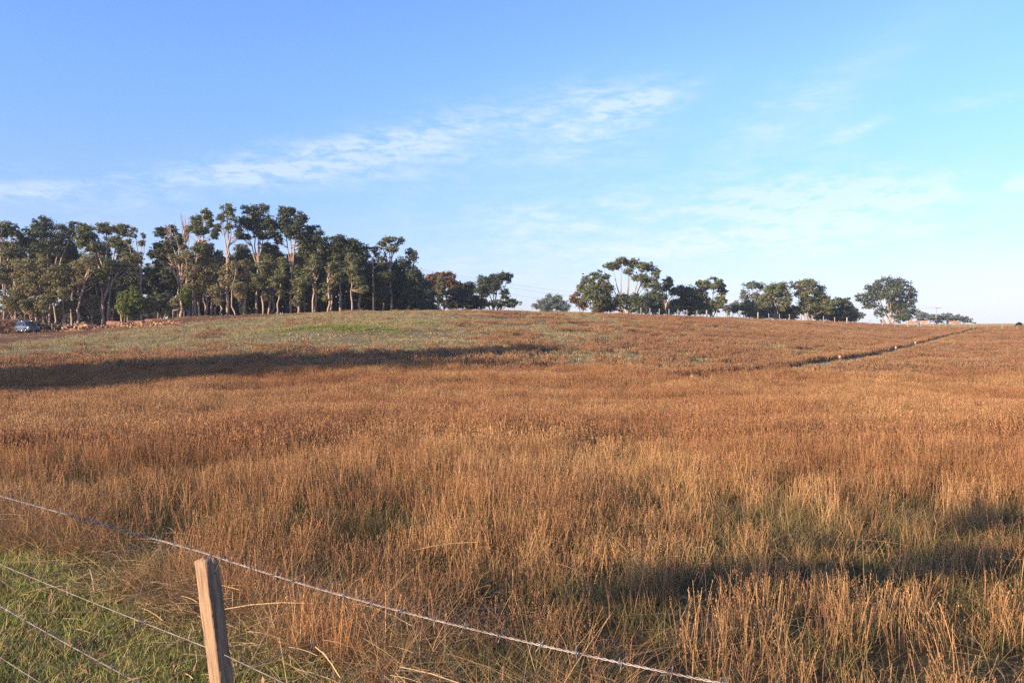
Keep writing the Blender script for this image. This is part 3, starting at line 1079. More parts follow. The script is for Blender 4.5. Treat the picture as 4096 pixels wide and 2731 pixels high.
_r = np.random.default_rng(5)
FAN = []
for _i in range(46):
    _a = _r.uniform(-1, 1)
    _x, _y = (186 + _a * 2, 238 + _r.uniform(-6, 6)) if _i % 3 else (171 + _a * 2, 239 + _r.uniform(-5, 3))
    _w = _r.uniform(7, 24) if _i % 3 else _r.uniform(6, 18)
    _t = _r.uniform(-.35, .35) + (0.05 if _i % 3 else -0.3)
    FAN.append((_x, _y, _x + _w * math.sin(_t), _y - _w * math.cos(_t), .055))
G_FRONT = 'gum trees along the front edge of the wood'
wood = [
    (tree, 'gum_tree', 'tall gum tree at the far left edge, crown in tiers with pale stems between', 150, 5, [(3, 230, 9, 7), (14, 232, 5, 6), (2, 252, 7, 6), (12, 258, 7, 8), (4, 275, 8, 8)], dict(nm=3)),
    (tree, 'gum_tree', 'tallest gum tree left of the bright green wattle, with the broadest rounded dark crown', 153, 49, [(44, 226, 8, 8), (28, 237, 10, 8), (46, 240, 11, 9), (62, 233, 10, 8), (77, 228, 6, 5), (58, 248, 8, 7), (20, 246, 6, 7), (38, 253, 7, 5)], dict(nm=4, lm='dark')),
    (tree, 'gum_tree', 'brown topped gum tree with a V shaped pale fork above the log pile', 150, 109, [(90, 235, 8, 8), (105, 228, 8, 5), (120, 230, 8, 6), (85, 244, 8, 7), (97, 248, 8, 6), (118, 243, 8, 5), (84, 228, 5, 4)], dict(nm=4, tr=.3)),
    (tree, 'gum_tree', 'thin straggly gum tree with a sparse top beside the sky gap in the wood', 148, 142, [(133, 233, 4, 4.5), (141, 243, 3, 3), (144, 236, 2, 2), (137, 258, 6, 6), (129, 242, 3, 3)], dict(nm=4, cover=5, tr=.18)),
    (tree, 'gum_tree', 'olive leaved gum tree standing behind the parked car', 141, 43, [(27, 270, 12, 10), (42, 268, 10, 10), (35, 287, 12, 12), (22, 292, 8, 10)], dict(lm='olive', cover=6, fork=.3)),
    (tree, 'gum_tree', 'bushy low gum tree between the parked car and the green bin', 141, 62, [(57, 274, 9, 9), (66, 287, 9, 10), (52, 293, 7, 8)], dict(lm='olive', cover=5, fork=.3)),
    (tree, 'gum_tree', 'half bare spreading gum tree directly behind the log pile', 141, 80, [(92, 262, 9, 8), (76, 268, 9, 7), (84, 281, 8, 5)], dict(lm='olive', cover=3.5, fork=.45, bare=[(80, 297, 68, 285, .12), (80, 290, 70, 277, .1), (80, 285, 92, 270, .1), (80, 300, 62, 296, .08), (81, 293, 94, 283, .08)])),
    (tree, 'gum_tree', 'gum tree with crossing leaning stems right behind the log pile', 144, 103, [(112, 264, 9, 8), (104, 278, 9, 9), (124, 262, 7, 8)], dict(cover=5, fork=.35, bare=[(103, 318, 97, 280, .16), (108, 318, 112, 275, .14)])),
    (tree, 'gum_tree', 'gum tree with a dark ball crown just above the bright green wattle', 152, 128, [(131, 266, 7, 9), (136, 281, 7, 8), (124, 285, 7, 8)], dict(lm='dark', cover=7)),
    (tree, 'wattle_tree', 'bright yellow green bushy wattle tree at the foot of the wood', 139, 131, [(124, 302, 6, 9), (134, 300, 7, 10), (129, 310, 9, 8), (139, 308, 4, 8)], dict(lm='bright', bark='dark', cover=11, fork=.2, tr=.12, cat='tree')),
    (tree, 'gum_tree', 'gum tree leaning left with dark tufted crowns beside the sky gap', 150, 178, [(163, 232, 6, 4), (171, 229, 5, 4), (158, 247, 7, 4), (172, 245, 6, 6), (151, 254, 4, 4), (180, 240, 5, 5), (164, 255, 8, 6)], dict(lm='dark', nm=4, fork=.35)),
    (tree, 'gum_tree', 'gum tree with a bare fan of dead twigs at its top', 149, 181, [(184, 249, 4, 4), (176, 258, 6, 5), (190, 256, 4, 5)], dict(tr=.3, fork=.48, bark='pale', cover=6, nm=3,
        bare=[(181, 272, 170, 240, .14), (181, 268, 186, 238, .14), (183, 262, 191, 236, .1), *FAN, (170, 240, 160, 226, .07), (186, 238, 183, 214, .07), (170, 243, 173, 219, .07), (187, 240, 189, 215, .07), (180, 255, 176, 232, .08)])),
    (tree, 'gum_tree', 'pale stemmed gum tree with two tufted heads right of the bare topped one', 148, 196, [(196, 222, 6, 7), (205, 214, 5, 4.5), (209, 221, 4, 6), (202, 232, 7, 5), (214, 235, 4, 4), (200, 250, 8, 5), (190, 229, 3, 3)], dict(nm=3, fork=.5)),
    (tree, 'gum_tree', 'highest thin gum tree of the wood with an S shaped white stem', 148, 228, [(226, 209, 7, 4.5), (222, 219, 4, 4), (232, 216, 4, 4), (230, 228, 4, 4), (218, 229, 4, 4), (238, 232, 4, 4)], dict(nm=3, fork=.46, cover=6, tr=.28, bare=[(228, 272, 224, 256, .13), (228, 272, 231, 240, .12)])),
    (tree, 'gum_tree', 'dense flat topped dark gum tree right of the highest thin one', 152, 256, [(250, 213, 8, 6), (262, 211, 7, 5), (245, 225, 8, 7), (259, 224, 11, 7), (271, 223, 6, 7), (273, 233, 5, 5), (243, 237, 7, 3), (262, 236, 8, 3)], dict(lm='dark', nm=5, fork=.45, cover=10)),
    (tree, 'gum_tree', 'dense dark gum tree with a humped crown near the middle of the wood', 153, 290, [(288, 214, 7, 5), (300, 219, 7, 7), (284, 226, 8, 7), (297, 232, 9, 8), (306, 236, 5, 9), (279, 240, 4, 5)], dict(lm='dark', nm=4, fork=.42, cover=10)),
    (tree, 'gum_tree', 'dark gum tree whose crown steps down right of the humped one', 154, 315, [(313, 234, 7, 7), (320, 242, 8, 8), (308, 249, 8, 8), (324, 252, 6, 8), (316, 265, 10, 9)], dict(lm='dark', nm=4, cover=10)),
    (tree, 'gum_tree', 'gum tree with a sunlit top hump left of the power pole', 154, 340, [(338, 241, 8, 5), (348, 246, 7, 6), (333, 252, 8, 8), (346, 260, 8, 7), (338, 270, 9, 8)], dict(lm='dark', nm=3, cover=9)),
    (tree, 'gum_tree', 'dark sloping gum tree just left of the power pole', 156, 361, [(357, 246, 7, 5), (364, 253, 6, 7), (357, 264, 9, 8), (366, 271, 6, 7), (360, 285, 12, 9)], dict(lm='dark', nm=3, cover=9)),
    (tree, 'gum_tree', 'umbrella topped gum tree with a fan of pale branches beyond the power pole', 158, 391, [(390, 240, 7, 3), (400, 241, 4, 3.5), (382, 244, 4, 3), (392, 249, 7, 2.5), (376, 251, 5, 4), (380, 261, 7, 5)], dict(nm=4, fork=.55, cover=6)),
    (tree, 'gum_tree', 'dark gum tree at the right end of the wood with a crooked upper head', 160, 408, [(410, 251, 5, 3.5), (414, 257, 4, 4), (404, 263, 7, 5), (410, 276, 10, 8), (400, 287, 13, 9), (420, 286, 8, 8), (428, 298, 8, 8), (410, 299, 13, 7)], dict(lm='dark', nm=4, fork=.3)),
]
for i, w_ in enumerate(wood):
    w_[0](*w_[1:6], seed=i * 31 + 5, group=G_FRONT, **w_[6])

# low saplings and bushes in front of the stems at the left
for i, (x, y, rx, ry, D, lm_, lab) in enumerate([(12, 305, 9, 8, 139, 'olive', 'olive sapling clump at the foot of the leftmost gum, behind the brush heap'),
        (30, 308, 8, 7, 138, 'olive', 'olive bush directly behind the roof of the parked car'), (47, 305, 8, 8, 139, 'olive', 'brownish sapling midway between the parked car and the green bin'),
        (66, 308, 7, 6, 142, 'olive', 'low sapling just right of the green bin behind the wire'), (91, 307, 7, 8, 143, 'olive', 'thin sapling behind the thick sawn log round'),
        (113, 300, 7, 8, 145, 'dark', 'dark sapling immediately left of the bright green wattle'), (149, 307, 6, 7, 141, 'olive', 'pale olive sapling right of the bright green wattle'),
        (165, 304, 8, 8, 145, 'dark', 'dark bushy sapling below the gum that leans left'), (174, 307, 5, 7, 142, 'olive', 'olive sapling left of the foot of the bare topped tree'),
        (186, 298, 6, 8, 146, 'bright', 'light green sapling right of the stem of the bare topped tree')]):
    tree('sapling', lab, D, x, [(x, y, rx, ry), (x + rx * .4, y - ry * .9, rx * .6, ry * .6), (x - rx * .5, y - ry * .5, rx * .6, ry * .6)], lm=lm_, bark='pale', cover=5, fork=.3, tr=.1, nm=3, seed=700 + i,
         group='saplings at the front edge of the wood')

# slender pale gums of the front row: column, lean, height of leaf tuft
slim = [(189, -3, 'slender pale gum right beside the foot of the bare topped tree'), (193, -2, 'slender gum with a slightly left leaning pale stem in the pale cluster'),
        (201, -3, 'slender pale gum at the centre of the pale stemmed cluster'), (206, -5, 'slender pale gum leaning left at the right of the pale cluster'),
        (211, 3, 'slender pale gum leaning right out of the pale cluster'), (215, -1, 'slender gum in the gap left of the highest thin tree, nearer its neighbour cluster'),
        (220, 2, 'slender gum standing immediately left of the highest thin tree'), (236, -2, 'slender gum with a double bend right of the highest thin tree'),
        (244, 3, 'slender gum with a sunlit stem left of the flat topped dark tree'), (263, -1, 'slender gum with a straight stem right of the flat topped dark tree'),
        (268, 1, 'slender gum with a straight pale stem midway between the two big dark crowns'), (277, 5, 'slender gum with a bright broken limb left of the humped dark tree'),
        (298, -1, 'slender gum stem under the right side of the humped dark crown'), (313, 1, 'slender dim gum under the crown that steps down'),
        (328, 2, 'slender dim gum with a forked foot left of the tree with the sunlit hump'), (352, -1, 'slender dim gum between the sunlit hump and the power pole')]
for i, (x, ln, lab) in enumerate(slim):
    rs = np.random.default_rng(900 + i)
    yb = 262 + rs.uniform(-6, 10)
    tree('slender_gum_tree', lab, 147 + rs.uniform(0, 5), x, [(x + ln, yb, 6, 5), (x + ln * .5 + rs.normal(0, 4), yb + 11, 7, 5), (x + rs.normal(0, 4), yb + 20, 7, 5), (x + rs.normal(0, 5), yb + 30, 5, 4)],
         lm='olive' if x < 250 else 'gum', cover=2.6 if x < 250 else 4.5, tr=(.20, .15, .18, .13)[i % 4], fork=rs.uniform(.55, .85), nm=3, lean=ln * 0.02 + rs.normal(0, .02), seed=900 + i, group='slender gum stems at the front of the wood')

# undergrowth that closes the foot of the wood
rs = np.random.default_rng(78)
for i in range(44):
    x = -15 + i * 10.2 + rs.uniform(-4, 4)
    D = rs.uniform(163, 200)
    y1 = rs.uniform(290, 299) + np.interp(x, [0, 150, 220], [9, 5, 0])
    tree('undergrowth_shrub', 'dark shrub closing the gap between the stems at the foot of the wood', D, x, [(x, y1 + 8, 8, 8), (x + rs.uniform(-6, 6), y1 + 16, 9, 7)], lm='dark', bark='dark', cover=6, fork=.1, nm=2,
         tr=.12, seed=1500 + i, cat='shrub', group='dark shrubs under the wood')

# the shaded rows behind
rs = np.random.default_rng(77)
for i in range(48):
    x = -22 + i * 9.6 + rs.uniform(-3, 3)
    if 138 < x < 152: continue
    D = rs.uniform(160, 190)
    top = np.interp(x, [0, 60, 140, 160, 200, 235, 300, 340, 400, 430], [247, 248, 264, 264, 254, 250, 248, 251, 264, 288])
    y1 = top + rs.uniform(0, 10)
    bl = [(x + rs.uniform(-3, 3), y1 + 8, 9, 8), (x + rs.uniform(-4, 4), y1 + 21, 10, 9)]
    if x > 235 or x < 140 or i % 2: bl.append((x + rs.uniform(-4, 4), y1 + 33, 10, 8))
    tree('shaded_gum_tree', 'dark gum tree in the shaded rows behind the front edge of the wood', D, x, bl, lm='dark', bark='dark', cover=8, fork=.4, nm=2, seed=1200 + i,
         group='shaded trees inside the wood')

for i, (x, y, lm_, lab) in enumerate([
        (14, 248, 'gum', 'second row gum filling the gap between the leftmost tree and the broad dark crown'), (33, 246, 'dark', 'second row gum under the left half of the broad dark crown'),
        (53, 247, 'gum', 'second row gum under the right half of the broad dark crown'), (72, 246, 'dark', 'second row gum between the broad dark crown and the brown topped one'),
        (100, 247, 'gum', 'second row gum seen through the V fork of the brown topped one'), (122, 250, 'dark', 'second row gum between the V forked tree and the thin straggly one'),
        (168, 252, 'dark', 'second row gum behind the stem of the left leaning tufted tree'), (206, 247, 'gum', 'second row gum behind the two tufted heads of the pale stemmed tree'),
        (240, 250, 'gum', 'second row gum in the gap right of the S shaped white stem'), (271, 249, 'gum', 'second row gum in the sky gap between the two biggest dark crowns'),
        (304, 246, 'dark', 'second row gum under the right shoulder of the humped crown'), (330, 250, 'dark', 'second row gum between the stepped crown and the sunlit hump'),
        (352, 254, 'dark', 'second row gum behind the sunlit hump, nearest the power pole'), (382, 268, 'dark', 'second row gum between the power pole and the umbrella topped tree')]):
    tree('gum_tree', lab, 157 + (i * 7) % 9, x + 1, [(x, y, 8, 5), (x + 4, y + 10, 8, 7), (x - 5, y + 14, 7, 7), (x + 1, y + 25, 9, 7)], lm=lm_, cover=7, fork=.5, nm=3, tr=.2, seed=5200 + i, group='second row gum trees of the wood')

G_MID = 'trees standing on the crest between the wood and the fence'
mid = [
    ('gum_tree', 'round topped gum tree with rusty brown foliage just right of the wood', 215, 443, [(432, 280, 9, 6), (449, 280, 9, 7), (441, 276, 5, 4), (455, 288, 4, 6), (430, 292, 7, 7), (452, 294, 7, 5)], dict(lm='brown', bark='dark', nm=4, fork=.25, multi=True)),
    ('gum_tree', 'narrow green tree standing in front of the rusty brown one', 210, 440, [(441, 284, 4.5, 7), (440, 295, 5, 8)], dict(lm='gum', bark='dark', nm=2)),
    ('gum_tree', 'small dark tree between the rusty brown tree and the wide forked one', 216, 466, [(461, 291, 5, 6), (470, 288, 5, 5), (466, 299, 9, 7)], dict(lm='dark', bark='dark', nm=3)),
    ('gum_tree', 'dark forked gum tree with low boughs sweeping right, last before the open gap', 214, 496, [(486, 282, 8, 6), (499, 277, 8, 4.5), (509, 277, 4, 4), (482, 292, 7, 5), (494, 288, 7, 5), (505, 294, 4, 4), (511, 303, 8, 3.5), (498, 304, 7, 3)], dict(lm='dark', bark='dark', nm=6, multi=True, tr=.35)),
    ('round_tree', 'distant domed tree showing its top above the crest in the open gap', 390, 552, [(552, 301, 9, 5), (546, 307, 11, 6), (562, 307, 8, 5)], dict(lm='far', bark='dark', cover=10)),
    ('small_tree', 'small rusty bush leaning left against the dense dark green tree', 222, 580, [(576, 298, 6, 5), (583, 304, 6, 5)], dict(lm='brown', bark='dark', nm=4, multi=True, tr=.15, cover=6)),
    ('cypress_tree', 'dense dark green upright tree left of the big spreading gum', 216, 595, [(588, 284, 7, 9), (597, 280, 7, 8), (604, 290, 8, 9), (592, 298, 11, 9), (605, 302, 9, 7), (580, 288, 3, 4)], dict(lm='gum', bark='dark', cover=14, fork=.2)),
    ('gum_tree', 'big spreading gum tree with many forked pale limbs and a broken umbrella crown', 217, 624, [(612, 266, 8, 3.5), (620, 261, 6, 3.5), (632, 263, 8, 4), (642, 267, 6, 4), (650, 267, 5, 4), (656, 274, 4, 6), (640, 278, 8, 3), (649, 285, 7, 5), (606, 277, 4, 3), (628, 272, 4, 3)], dict(lm='gum', bark='pale', multi=True, nm=9, tr=.42, cover=7, limbw=.9)),
    ('low_tree', 'low dark tree at the foot of the big spreading gum, on its right', 215, 645, [(622, 302, 8, 7), (640, 304, 11, 8), (653, 303, 9, 8), (658, 291, 5, 7)], dict(lm='dark', bark='dark', fork=.2, nm=4)),
    ('gum_tree', 'narrow gum tree with a bright white stem between two dark masses', 224, 667, [(667, 284, 5, 6), (675, 291, 5, 4), (663, 297, 5, 3)], dict(lm='gum', bark='pale', nm=3, fork=.3, tr=.3)),
    ('low_tree', 'wide low dark tree right of the white stemmed gum', 230, 690, [(684, 291, 8, 5), (694, 298, 11, 8), (682, 304, 9, 6), (704, 304, 8, 7)], dict(lm='dark', bark='dark', fork=.2, nm=4, cover=12)),
    ('gum_tree', 'two headed gum tree with a sunlit block crown before the gap', 226, 712, [(704, 285, 6, 5), (714, 284, 7, 5), (723, 290, 4.5, 6), (722, 301, 5, 6), (713, 307, 8, 5), (699, 283, 3, 3)], dict(lm='gum', bark='dark', nm=4, multi=True)),
    ('round_tree', 'small far tree low in the gap right of the two headed gum', 350, 731, [(728, 310, 5, 4), (735, 306, 5, 4)], dict(lm='far', bark='dark')),
    ('gum_tree', 'small gum tree with a short white forked stem behind the fence', 236, 745, [(741, 307, 6, 4), (750, 306, 5, 5), (735, 309, 3, 3)], dict(lm='gum', bark='pale', nm=4, multi=True, tr=.22)),
    ('gum_tree', 'thin see through umbrella gum tree, pale against the sky', 262, 752, [(752, 285, 9, 3), (760, 287, 4, 2), (743, 292, 3, 2), (745, 298, 6, 5), (757, 297, 5, 4)], dict(lm='far', bark='pale', nm=5, multi=True, cover=4)),
    ('gum_tree', 'bushy gum tree with two heads right of the see through umbrella gum', 250, 775, [(770, 291, 7, 5), (779, 288, 8, 5), (764, 301, 8, 6), (784, 298, 8, 8), (775, 306, 10, 7), (760, 309, 8, 5)], dict(lm='gum', bark='pale', nm=5, multi=True)),
    ('gum_tree', 'tallest bushy gum tree behind the fence with a yellowish cauliflower top', 252, 808, [(799, 285, 8, 4), (807, 284, 8, 5), (818, 291, 7, 6), (804, 295, 9, 7), (823, 298, 7, 8), (812, 307, 14, 8), (828, 307, 9, 7)], dict(lm='gum', bark='pale', nm=5, multi=True)),
    ('gum_tree', 'low dark tree tapering down to the right, last behind the fence before the pine', 256, 840, [(838, 302, 5, 3.5), (845, 303, 5, 4), (850, 311, 5, 4), (840, 313, 9, 4), (832, 311, 6, 6)], dict(lm='dark', bark='dark', nm=4)),
    ('pine_tree', 'lone big rounded pine tree with bare inner limbs and a notch on its right', 330, 890, [(886, 293, 11, 7), (898, 309, 8, 6), (872, 297, 8, 5), (884, 283, 9, 4.5), (897, 284, 9, 5), (875, 289, 8, 5), (905, 292, 7, 7), (861, 298, 7, 4), (868, 304, 7, 4), (912, 299, 5, 7), (905, 307, 8, 6), (894, 300, 8, 5), (879, 312, 5, 5), (900, 317, 10, 5), (890, 309, 5, 4), (914, 312, 4, 4)], dict(lm='pine', bark='pale', nm=8, multi=True, tr=.48, cover=8, crownname='crown', limbw=.8)),
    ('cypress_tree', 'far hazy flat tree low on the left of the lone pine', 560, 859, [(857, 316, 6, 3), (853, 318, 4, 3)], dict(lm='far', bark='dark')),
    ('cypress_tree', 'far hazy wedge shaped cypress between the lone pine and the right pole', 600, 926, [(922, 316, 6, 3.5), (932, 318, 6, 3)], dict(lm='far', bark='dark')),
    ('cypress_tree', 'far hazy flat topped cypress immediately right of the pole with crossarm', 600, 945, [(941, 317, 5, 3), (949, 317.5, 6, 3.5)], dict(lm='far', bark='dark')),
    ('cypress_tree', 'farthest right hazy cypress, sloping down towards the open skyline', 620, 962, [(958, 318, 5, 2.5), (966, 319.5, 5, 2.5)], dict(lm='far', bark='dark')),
]
for i, m_ in enumerate(mid):
    if m_[0] == 'gum_tree' and 'cover' not in m_[5]: m_[5]['cover'] = 11
    tree(*m_[:5], seed=3000 + i * 7, group=G_MID if m_[2] < 300 else None, **m_[5])

for i, (x, y, D, lab) in enumerate([
        (604, 306, 219, 'low scrub joining the upright dark green tree to the big spreading gum'), (664, 309, 228, 'low scrub around the foot of the white stemmed gum'),
        (676, 306, 232, 'low scrub between the white stemmed gum and the wide low dark tree'), (700, 309, 230, 'low scrub joining the wide low dark tree to the two headed gum'),
        (755, 311, 246, 'low scrub behind the small white forked gum'), (768, 313, 256, 'low scrub under the left side of the two headed bushy gum'),
        (790, 313, 256, 'low scrub filling the gap left of the yellowish cauliflower topped gum'), (826, 314, 258, 'low scrub right of the yellowish cauliflower topped gum'),
        (845, 316, 262, 'low scrub at the right end of the row, next to the gap before the pine'), (476, 303, 218, 'low scrub between the small dark tree and the wide forked one'),
        (455, 303, 219, 'low scrub under the rusty brown round topped tree')]):
    tree('scrub', lab, D, x, [(x, y - 1, 8, 5), (x + 6, y + 1, 7, 4), (x - 6, y + 2, 7, 4)], lm='dark', bark='dark', cover=8, fork=.1, nm=3, tr=.12, seed=6100 + i, cat='shrub', group='low scrub under the crest trees')

# eucalypts outside the frame on the left, whose shadows cross the slope
for i, (x, y, h) in enumerate([(-122, -14, 20), (-113, -10, 17), (-104, -8, 21), (-97, -4, 18), (-90, 2, 21), (-83, 3, 19), (-76, 9, 21), (-68, 11, 21), (-62, 17, 20), (-54, 18, 15)]):
    rs = np.random.default_rng(40 + i)
    root = thing('gum_tree', (x, y, Hs(x, y)), 0, 'gum tree left of the picture, casting the long shadow across the slope', 'tree', 'gum trees left of the picture')
    n = 26
    C = rs.normal(0, 1, (n, 3)) * (3.4, 3.4, 2.6) + (0, 0, h - 5.5)
    R = rs.uniform(1.2, 2.3, n)
    V, Q, tone = leaves(C, R, 3600, 0.40, rs)
    link('crown', raw_mesh('crown', V, Q, L_GUM, False, {'tone': ('FACE', tone)}), root)
    T = MB()
    T.tube(curve((0, 0, -0.5), (0.5, 0, h - 6), rs.normal(0, .5, 3), 8), np.linspace(.42, .2, 8), 8)
    for j in range(8):
        T.tube(curve((0.4, 0, h * .5 + j * .5), C[j], rs.normal(0, .4, 3), 6), np.linspace(.14, .04, 6), 5)
    T.obj('trunk', B_PALE, root, True)

# young gum added outside the frame by the fence, its crown shaped to shade the foreground
root = thing('added_young_gum', (-9.45, -1.25, Hs(-9.45, -1.25)), 0, 'unseen young gum tree added left of the picture to shade the foreground', 'tree')
rs = np.random.default_rng(4)
n = 13
C = rs.normal(0, 1, (n, 3)) * (0.35, 0.42, 0.36) + (0, 0, 4.2)
R = rs.uniform(0.12, 0.30, n)
V, Q, tone = leaves(C, R, 3200, 0.075, rs)
link('crown', raw_mesh('crown', V, Q, L_GUM, False, {'tone': ('FACE', tone)}), root)
T = MB()
T.tube(curve((0, 0, -0.3), (0.1, 0, 3.9), (0.1, 0.1, 0), 8), np.linspace(.06, .025, 8), 8)
for j in range(8):
    T.tube(curve((0.08, 0, 3.4 + j * .06), C[j], rs.normal(0, .1, 3), 5), np.linspace(.018, .006, 5), 4)
T.obj('trunk', B_PALE, root, True)

# ------------------------------------------------------------------ near fence
M_WIRE = mat('galvanised_wire', (0.50, 0.43, 0.37), 0.5, col2=(0.24, 0.16, 0.12), scale=14, metal=0.35, spec=0.5)
M_RUSTW = mat('dark_wire', (0.20, 0.17, 0.15), 0.6, scale=60, metal=0.4)


def wood_mat(name, c1, c2):
    m = bpy.data.materials.new(name)
    m.use_nodes = True
    nt = m.node_tree
    nt.nodes.clear()
    N = NT(nt, 0.77)
    t = N.n('ShaderNodeTexCoord')
    mp = N.n('ShaderNodeMapping')
    mp.inputs['Scale'].default_value = (1, 1, 0.045)
    nt.links.new(t.outputs['Object'], mp.inputs['Vector'])
    a = N.noise(mp.outputs[0], 90, 6, 0.7, 0.3)
    b2 = N.noise(mp.outputs[0], 28, 4, 0.6)
    s3 = N.noise(t.outputs['Object'], 6, 4, 0.6)
    c = N.mix(N.ramp(a, 0.32, 0.62), c2, c1)
    c = N.mix(N.m('MULTIPLY', N.ramp(b2, 0.55, 0.75), 0.75), c, tuple(x * 0.30 for x in c2))
    c = N.mix(N.m('MULTIPLY', N.ramp(s3, 0.55, 0.7), 0.5), c, (0.30, 0.27, 0.22))
    b = N.n('ShaderNodeBsdfPrincipled')
    b.inputs['Roughness'].default_value = 0.9
    b.inputs['Specular IOR Level'].default_value = 0.15
    nt.links.new(c, b.inputs['Base Color'])
    bp = N.n('ShaderNodeBump')
    bp.inputs['Strength'].default_value = 0.9
    bp.inputs['Distance'].default_value = 0.006
    nt.links.new(N.m('ADD', a, b2), bp.inputs['Height'])
    nt.links.new(bp.outputs[0], b.inputs['Normal'])
    out = N.n('ShaderNodeOutputMaterial')
    nt.links.new(b.outputs[0], out.inputs['Surface'])
    return m


M_POST = wood_mat('weathered_post_wood', (0.46, 0.30, 0.185), (0.22, 0.135, 0.085))
M_FPOST = mat('grey_post_wood', (0.52, 0.44, 0.37), 0.9, col2=(0.36, 0.29, 0.23), scale=6)
M_HOLE_SHADE = mat('hollow_shade', (0.012, 0.010, 0.008), 1.0)

fence = thing('barbed_wire_fence', (POST[0], POST[1], 0), 0, 'near barbed wire fence with one weathered split wooden post', 'fence')
px0, py0, ph = POST[0], POST[1], 0
TOPZ = EYE + (CY - 556.5) / F * POSTY
LEAN = 0.125


def post_mesh(w, d, h, seed, rows=34, per=6):
    """a split post: every side is subdivided and roughened, the top is torn end grain"""
    rs = np.random.default_rng(seed)
    ring = []
    for (ax, ay, bx, by) in [(-1, -1, 1, -1), (1, -1, 1, 1), (1, 1, -1, 1), (-1, 1, -1, -1)]:
        for k_ in range(per):
            t = k_ / per
            ring.append((ax + (bx - ax) * t, ay + (by - ay) * t))
    ring = np.array(ring) * (w / 2, d / 2)
    ang = np.arctan2(ring[:, 1], ring[:, 0])
    zs = np.linspace(-0.45, h, rows)
    V = []
    ph1 = rs.uniform(0, 6, 4)
    groove = rs.normal(0, 1, len(ring)) * 0.0022
    for i, z in enumerate(zs):
        s = 1 + 0.03 * math.sin(z * 5 + ph1[0]) + 0.02 * math.sin(z * 13 + ph1[1])
        o = rs.normal(0, 0.0009, (len(ring), 2))
        R_ = ring * s
        nrm = R_ / np.linalg.norm(R_, axis=1)[:, None]
        zz = np.full(len(ring), z)
        if i == rows - 1: zz = zz + rs.normal(0, 0.006, len(ring)) - 0.008
        V.append(np.column_stack([R_ + o + nrm * groove[:, None] + (0.004 * math.sin(z * 3 + ph1[2]), 0.003 * math.sin(z * 4 + ph1[3])), zz]))
    m = len(ring)
    V = np.vstack(V)
    i = np.arange(rows - 1)[:, None] * m
    j = np.arange(m)[None, :]
    k_ = (j + 1) % m
    Q = np.stack([i + j, i + k_, i + m + k_, i + m + j], -1).reshape(-1, 4)
    # end grain: inner rings
    inner = V[-m:].copy()
    inner[:, :2] *= 0.55
    inner[:, 2] = h + rs.normal(0.004, 0.005, m)
    n0 = len(V)
    V = np.vstack([V, inner, [(0, 0, h + 0.004)]])
    Q2 = np.array([(n0 - m + a, n0 - m + (a + 1) % m, n0 + (a + 1) % m, n0 + a) for a in range(m)])
    T2 = np.array([(n0 + a, n0 + (a + 1) % m, n0 + m) for a in range(m)])
    return V, [np.vstack([Q, Q2]), T2]


V, Fc = post_mesh(0.064, 0.094, TOPZ, 3)
ang = math.atan2(FD[1], FD[0])          # local x runs along the fence
pm = raw_mesh('post', V, Fc, M_POST, False)
po = link('post', pm, fence)
po.rotation_euler = (0, 0, 0)
shear = Matrix.Identity(4)
rotm = Matrix.Rotation(ang + math.pi / 2, 4, 'Z')
lean_m = Matrix.Rotation(-LEAN, 4, 'Y')
po.matrix_local = Matrix.Translation((LEAN * TOPZ, 0, 0)) @ lean_m @ rotm
pb = Vector((POST[0] + LEAN * TOPZ, POST[1], 0))


def on_post(z, along=0.0, across=0.0):
    """world point on the post axis at height z, moved along / across the fence line"""
    b = pb + Vector((-LEAN * z, 0, z))
    return b - Vector((FD[0], FD[1], 0)) * along + Vector((FN[0], FN[1], 0)) * across


def catenary(a, b, sag, n):
    a, b = np.array(a, float), np.array(b, float)
    t = np.linspace(0, 1, n)[:, None]
    P = a + (b - a) * t
    P[:, 2] -= (4 * sag * t * (1 - t))[:, 0]
    return P


def barbed(name, P, seed, spacing=0.155, pitch=0.055, r=0.0019, off=0.0024):
    """two twisted strands with four pointed barbs at every knot"""
    rs = np.random.default_rng(seed)
    seg = np.linalg.norm(np.diff(P, axis=0), axis=1)
    s = np.concatenate([[0], np.cumsum(seg)])
    L = s[-1]
    n = int(L / 0.009)
    u = np.linspace(0, L, n)
    Q = np.stack([np.interp(u, s, P[:, k_]) for k_ in range(3)], -1)
    T = np.gradient(Q, axis=0)
    T /= np.linalg.norm(T, axis=1)[:, None]
    A = np.cross(T, (0, 0, 1.0))
    A /= np.linalg.norm(A, axis=1)[:, None]
    B = np.cross(T, A)
    m = MB()
    for ph_ in (0, math.pi):
        w = u / pitch * 2 * math.pi + ph_
        m.tube(Q + off * (np.cos(w)[:, None] * A + np.sin(w)[:, None] * B), r, 4)
    for d in np.arange(0.07, L, spacing):
        i = min(int(d / 0.009 + rs.uniform(-1, 1)), n - 1)
        c, t, a, b = Q[i], T[i], A[i], B[i]
        w = np.linspace(0, 4.2 * math.pi, 15)
        m.tube(c + t * np.linspace(-0.006, 0.006, 15)[:, None] + 0.0058 * (np.cos(w)[:, None] * a + np.sin(w)[:, None] * b), 0.0014, 4)
        th0 = rs.uniform(0, math.pi)
        for q, e in enumerate((th0, th0 + math.pi, th0 + 1.6, th0 + 1.6 + math.pi)):
            dv = math.cos(e) * a + math.sin(e) * b + t * rs.uniform(-.5, .5)
            st = c + t * (0.005 if q < 2 else -0.005)
            m.tube([st, st + dv * 0.013, st + dv * 0.026], [0.0015, 0.0014, 0.0006], 4)
    return m


# where the wires pass the post, and where they leave the picture, read from the photograph
def ray(px, py, Y):
    return ((px - CX) / F * Y, Y, EYE + (CY - py) / F * Y)


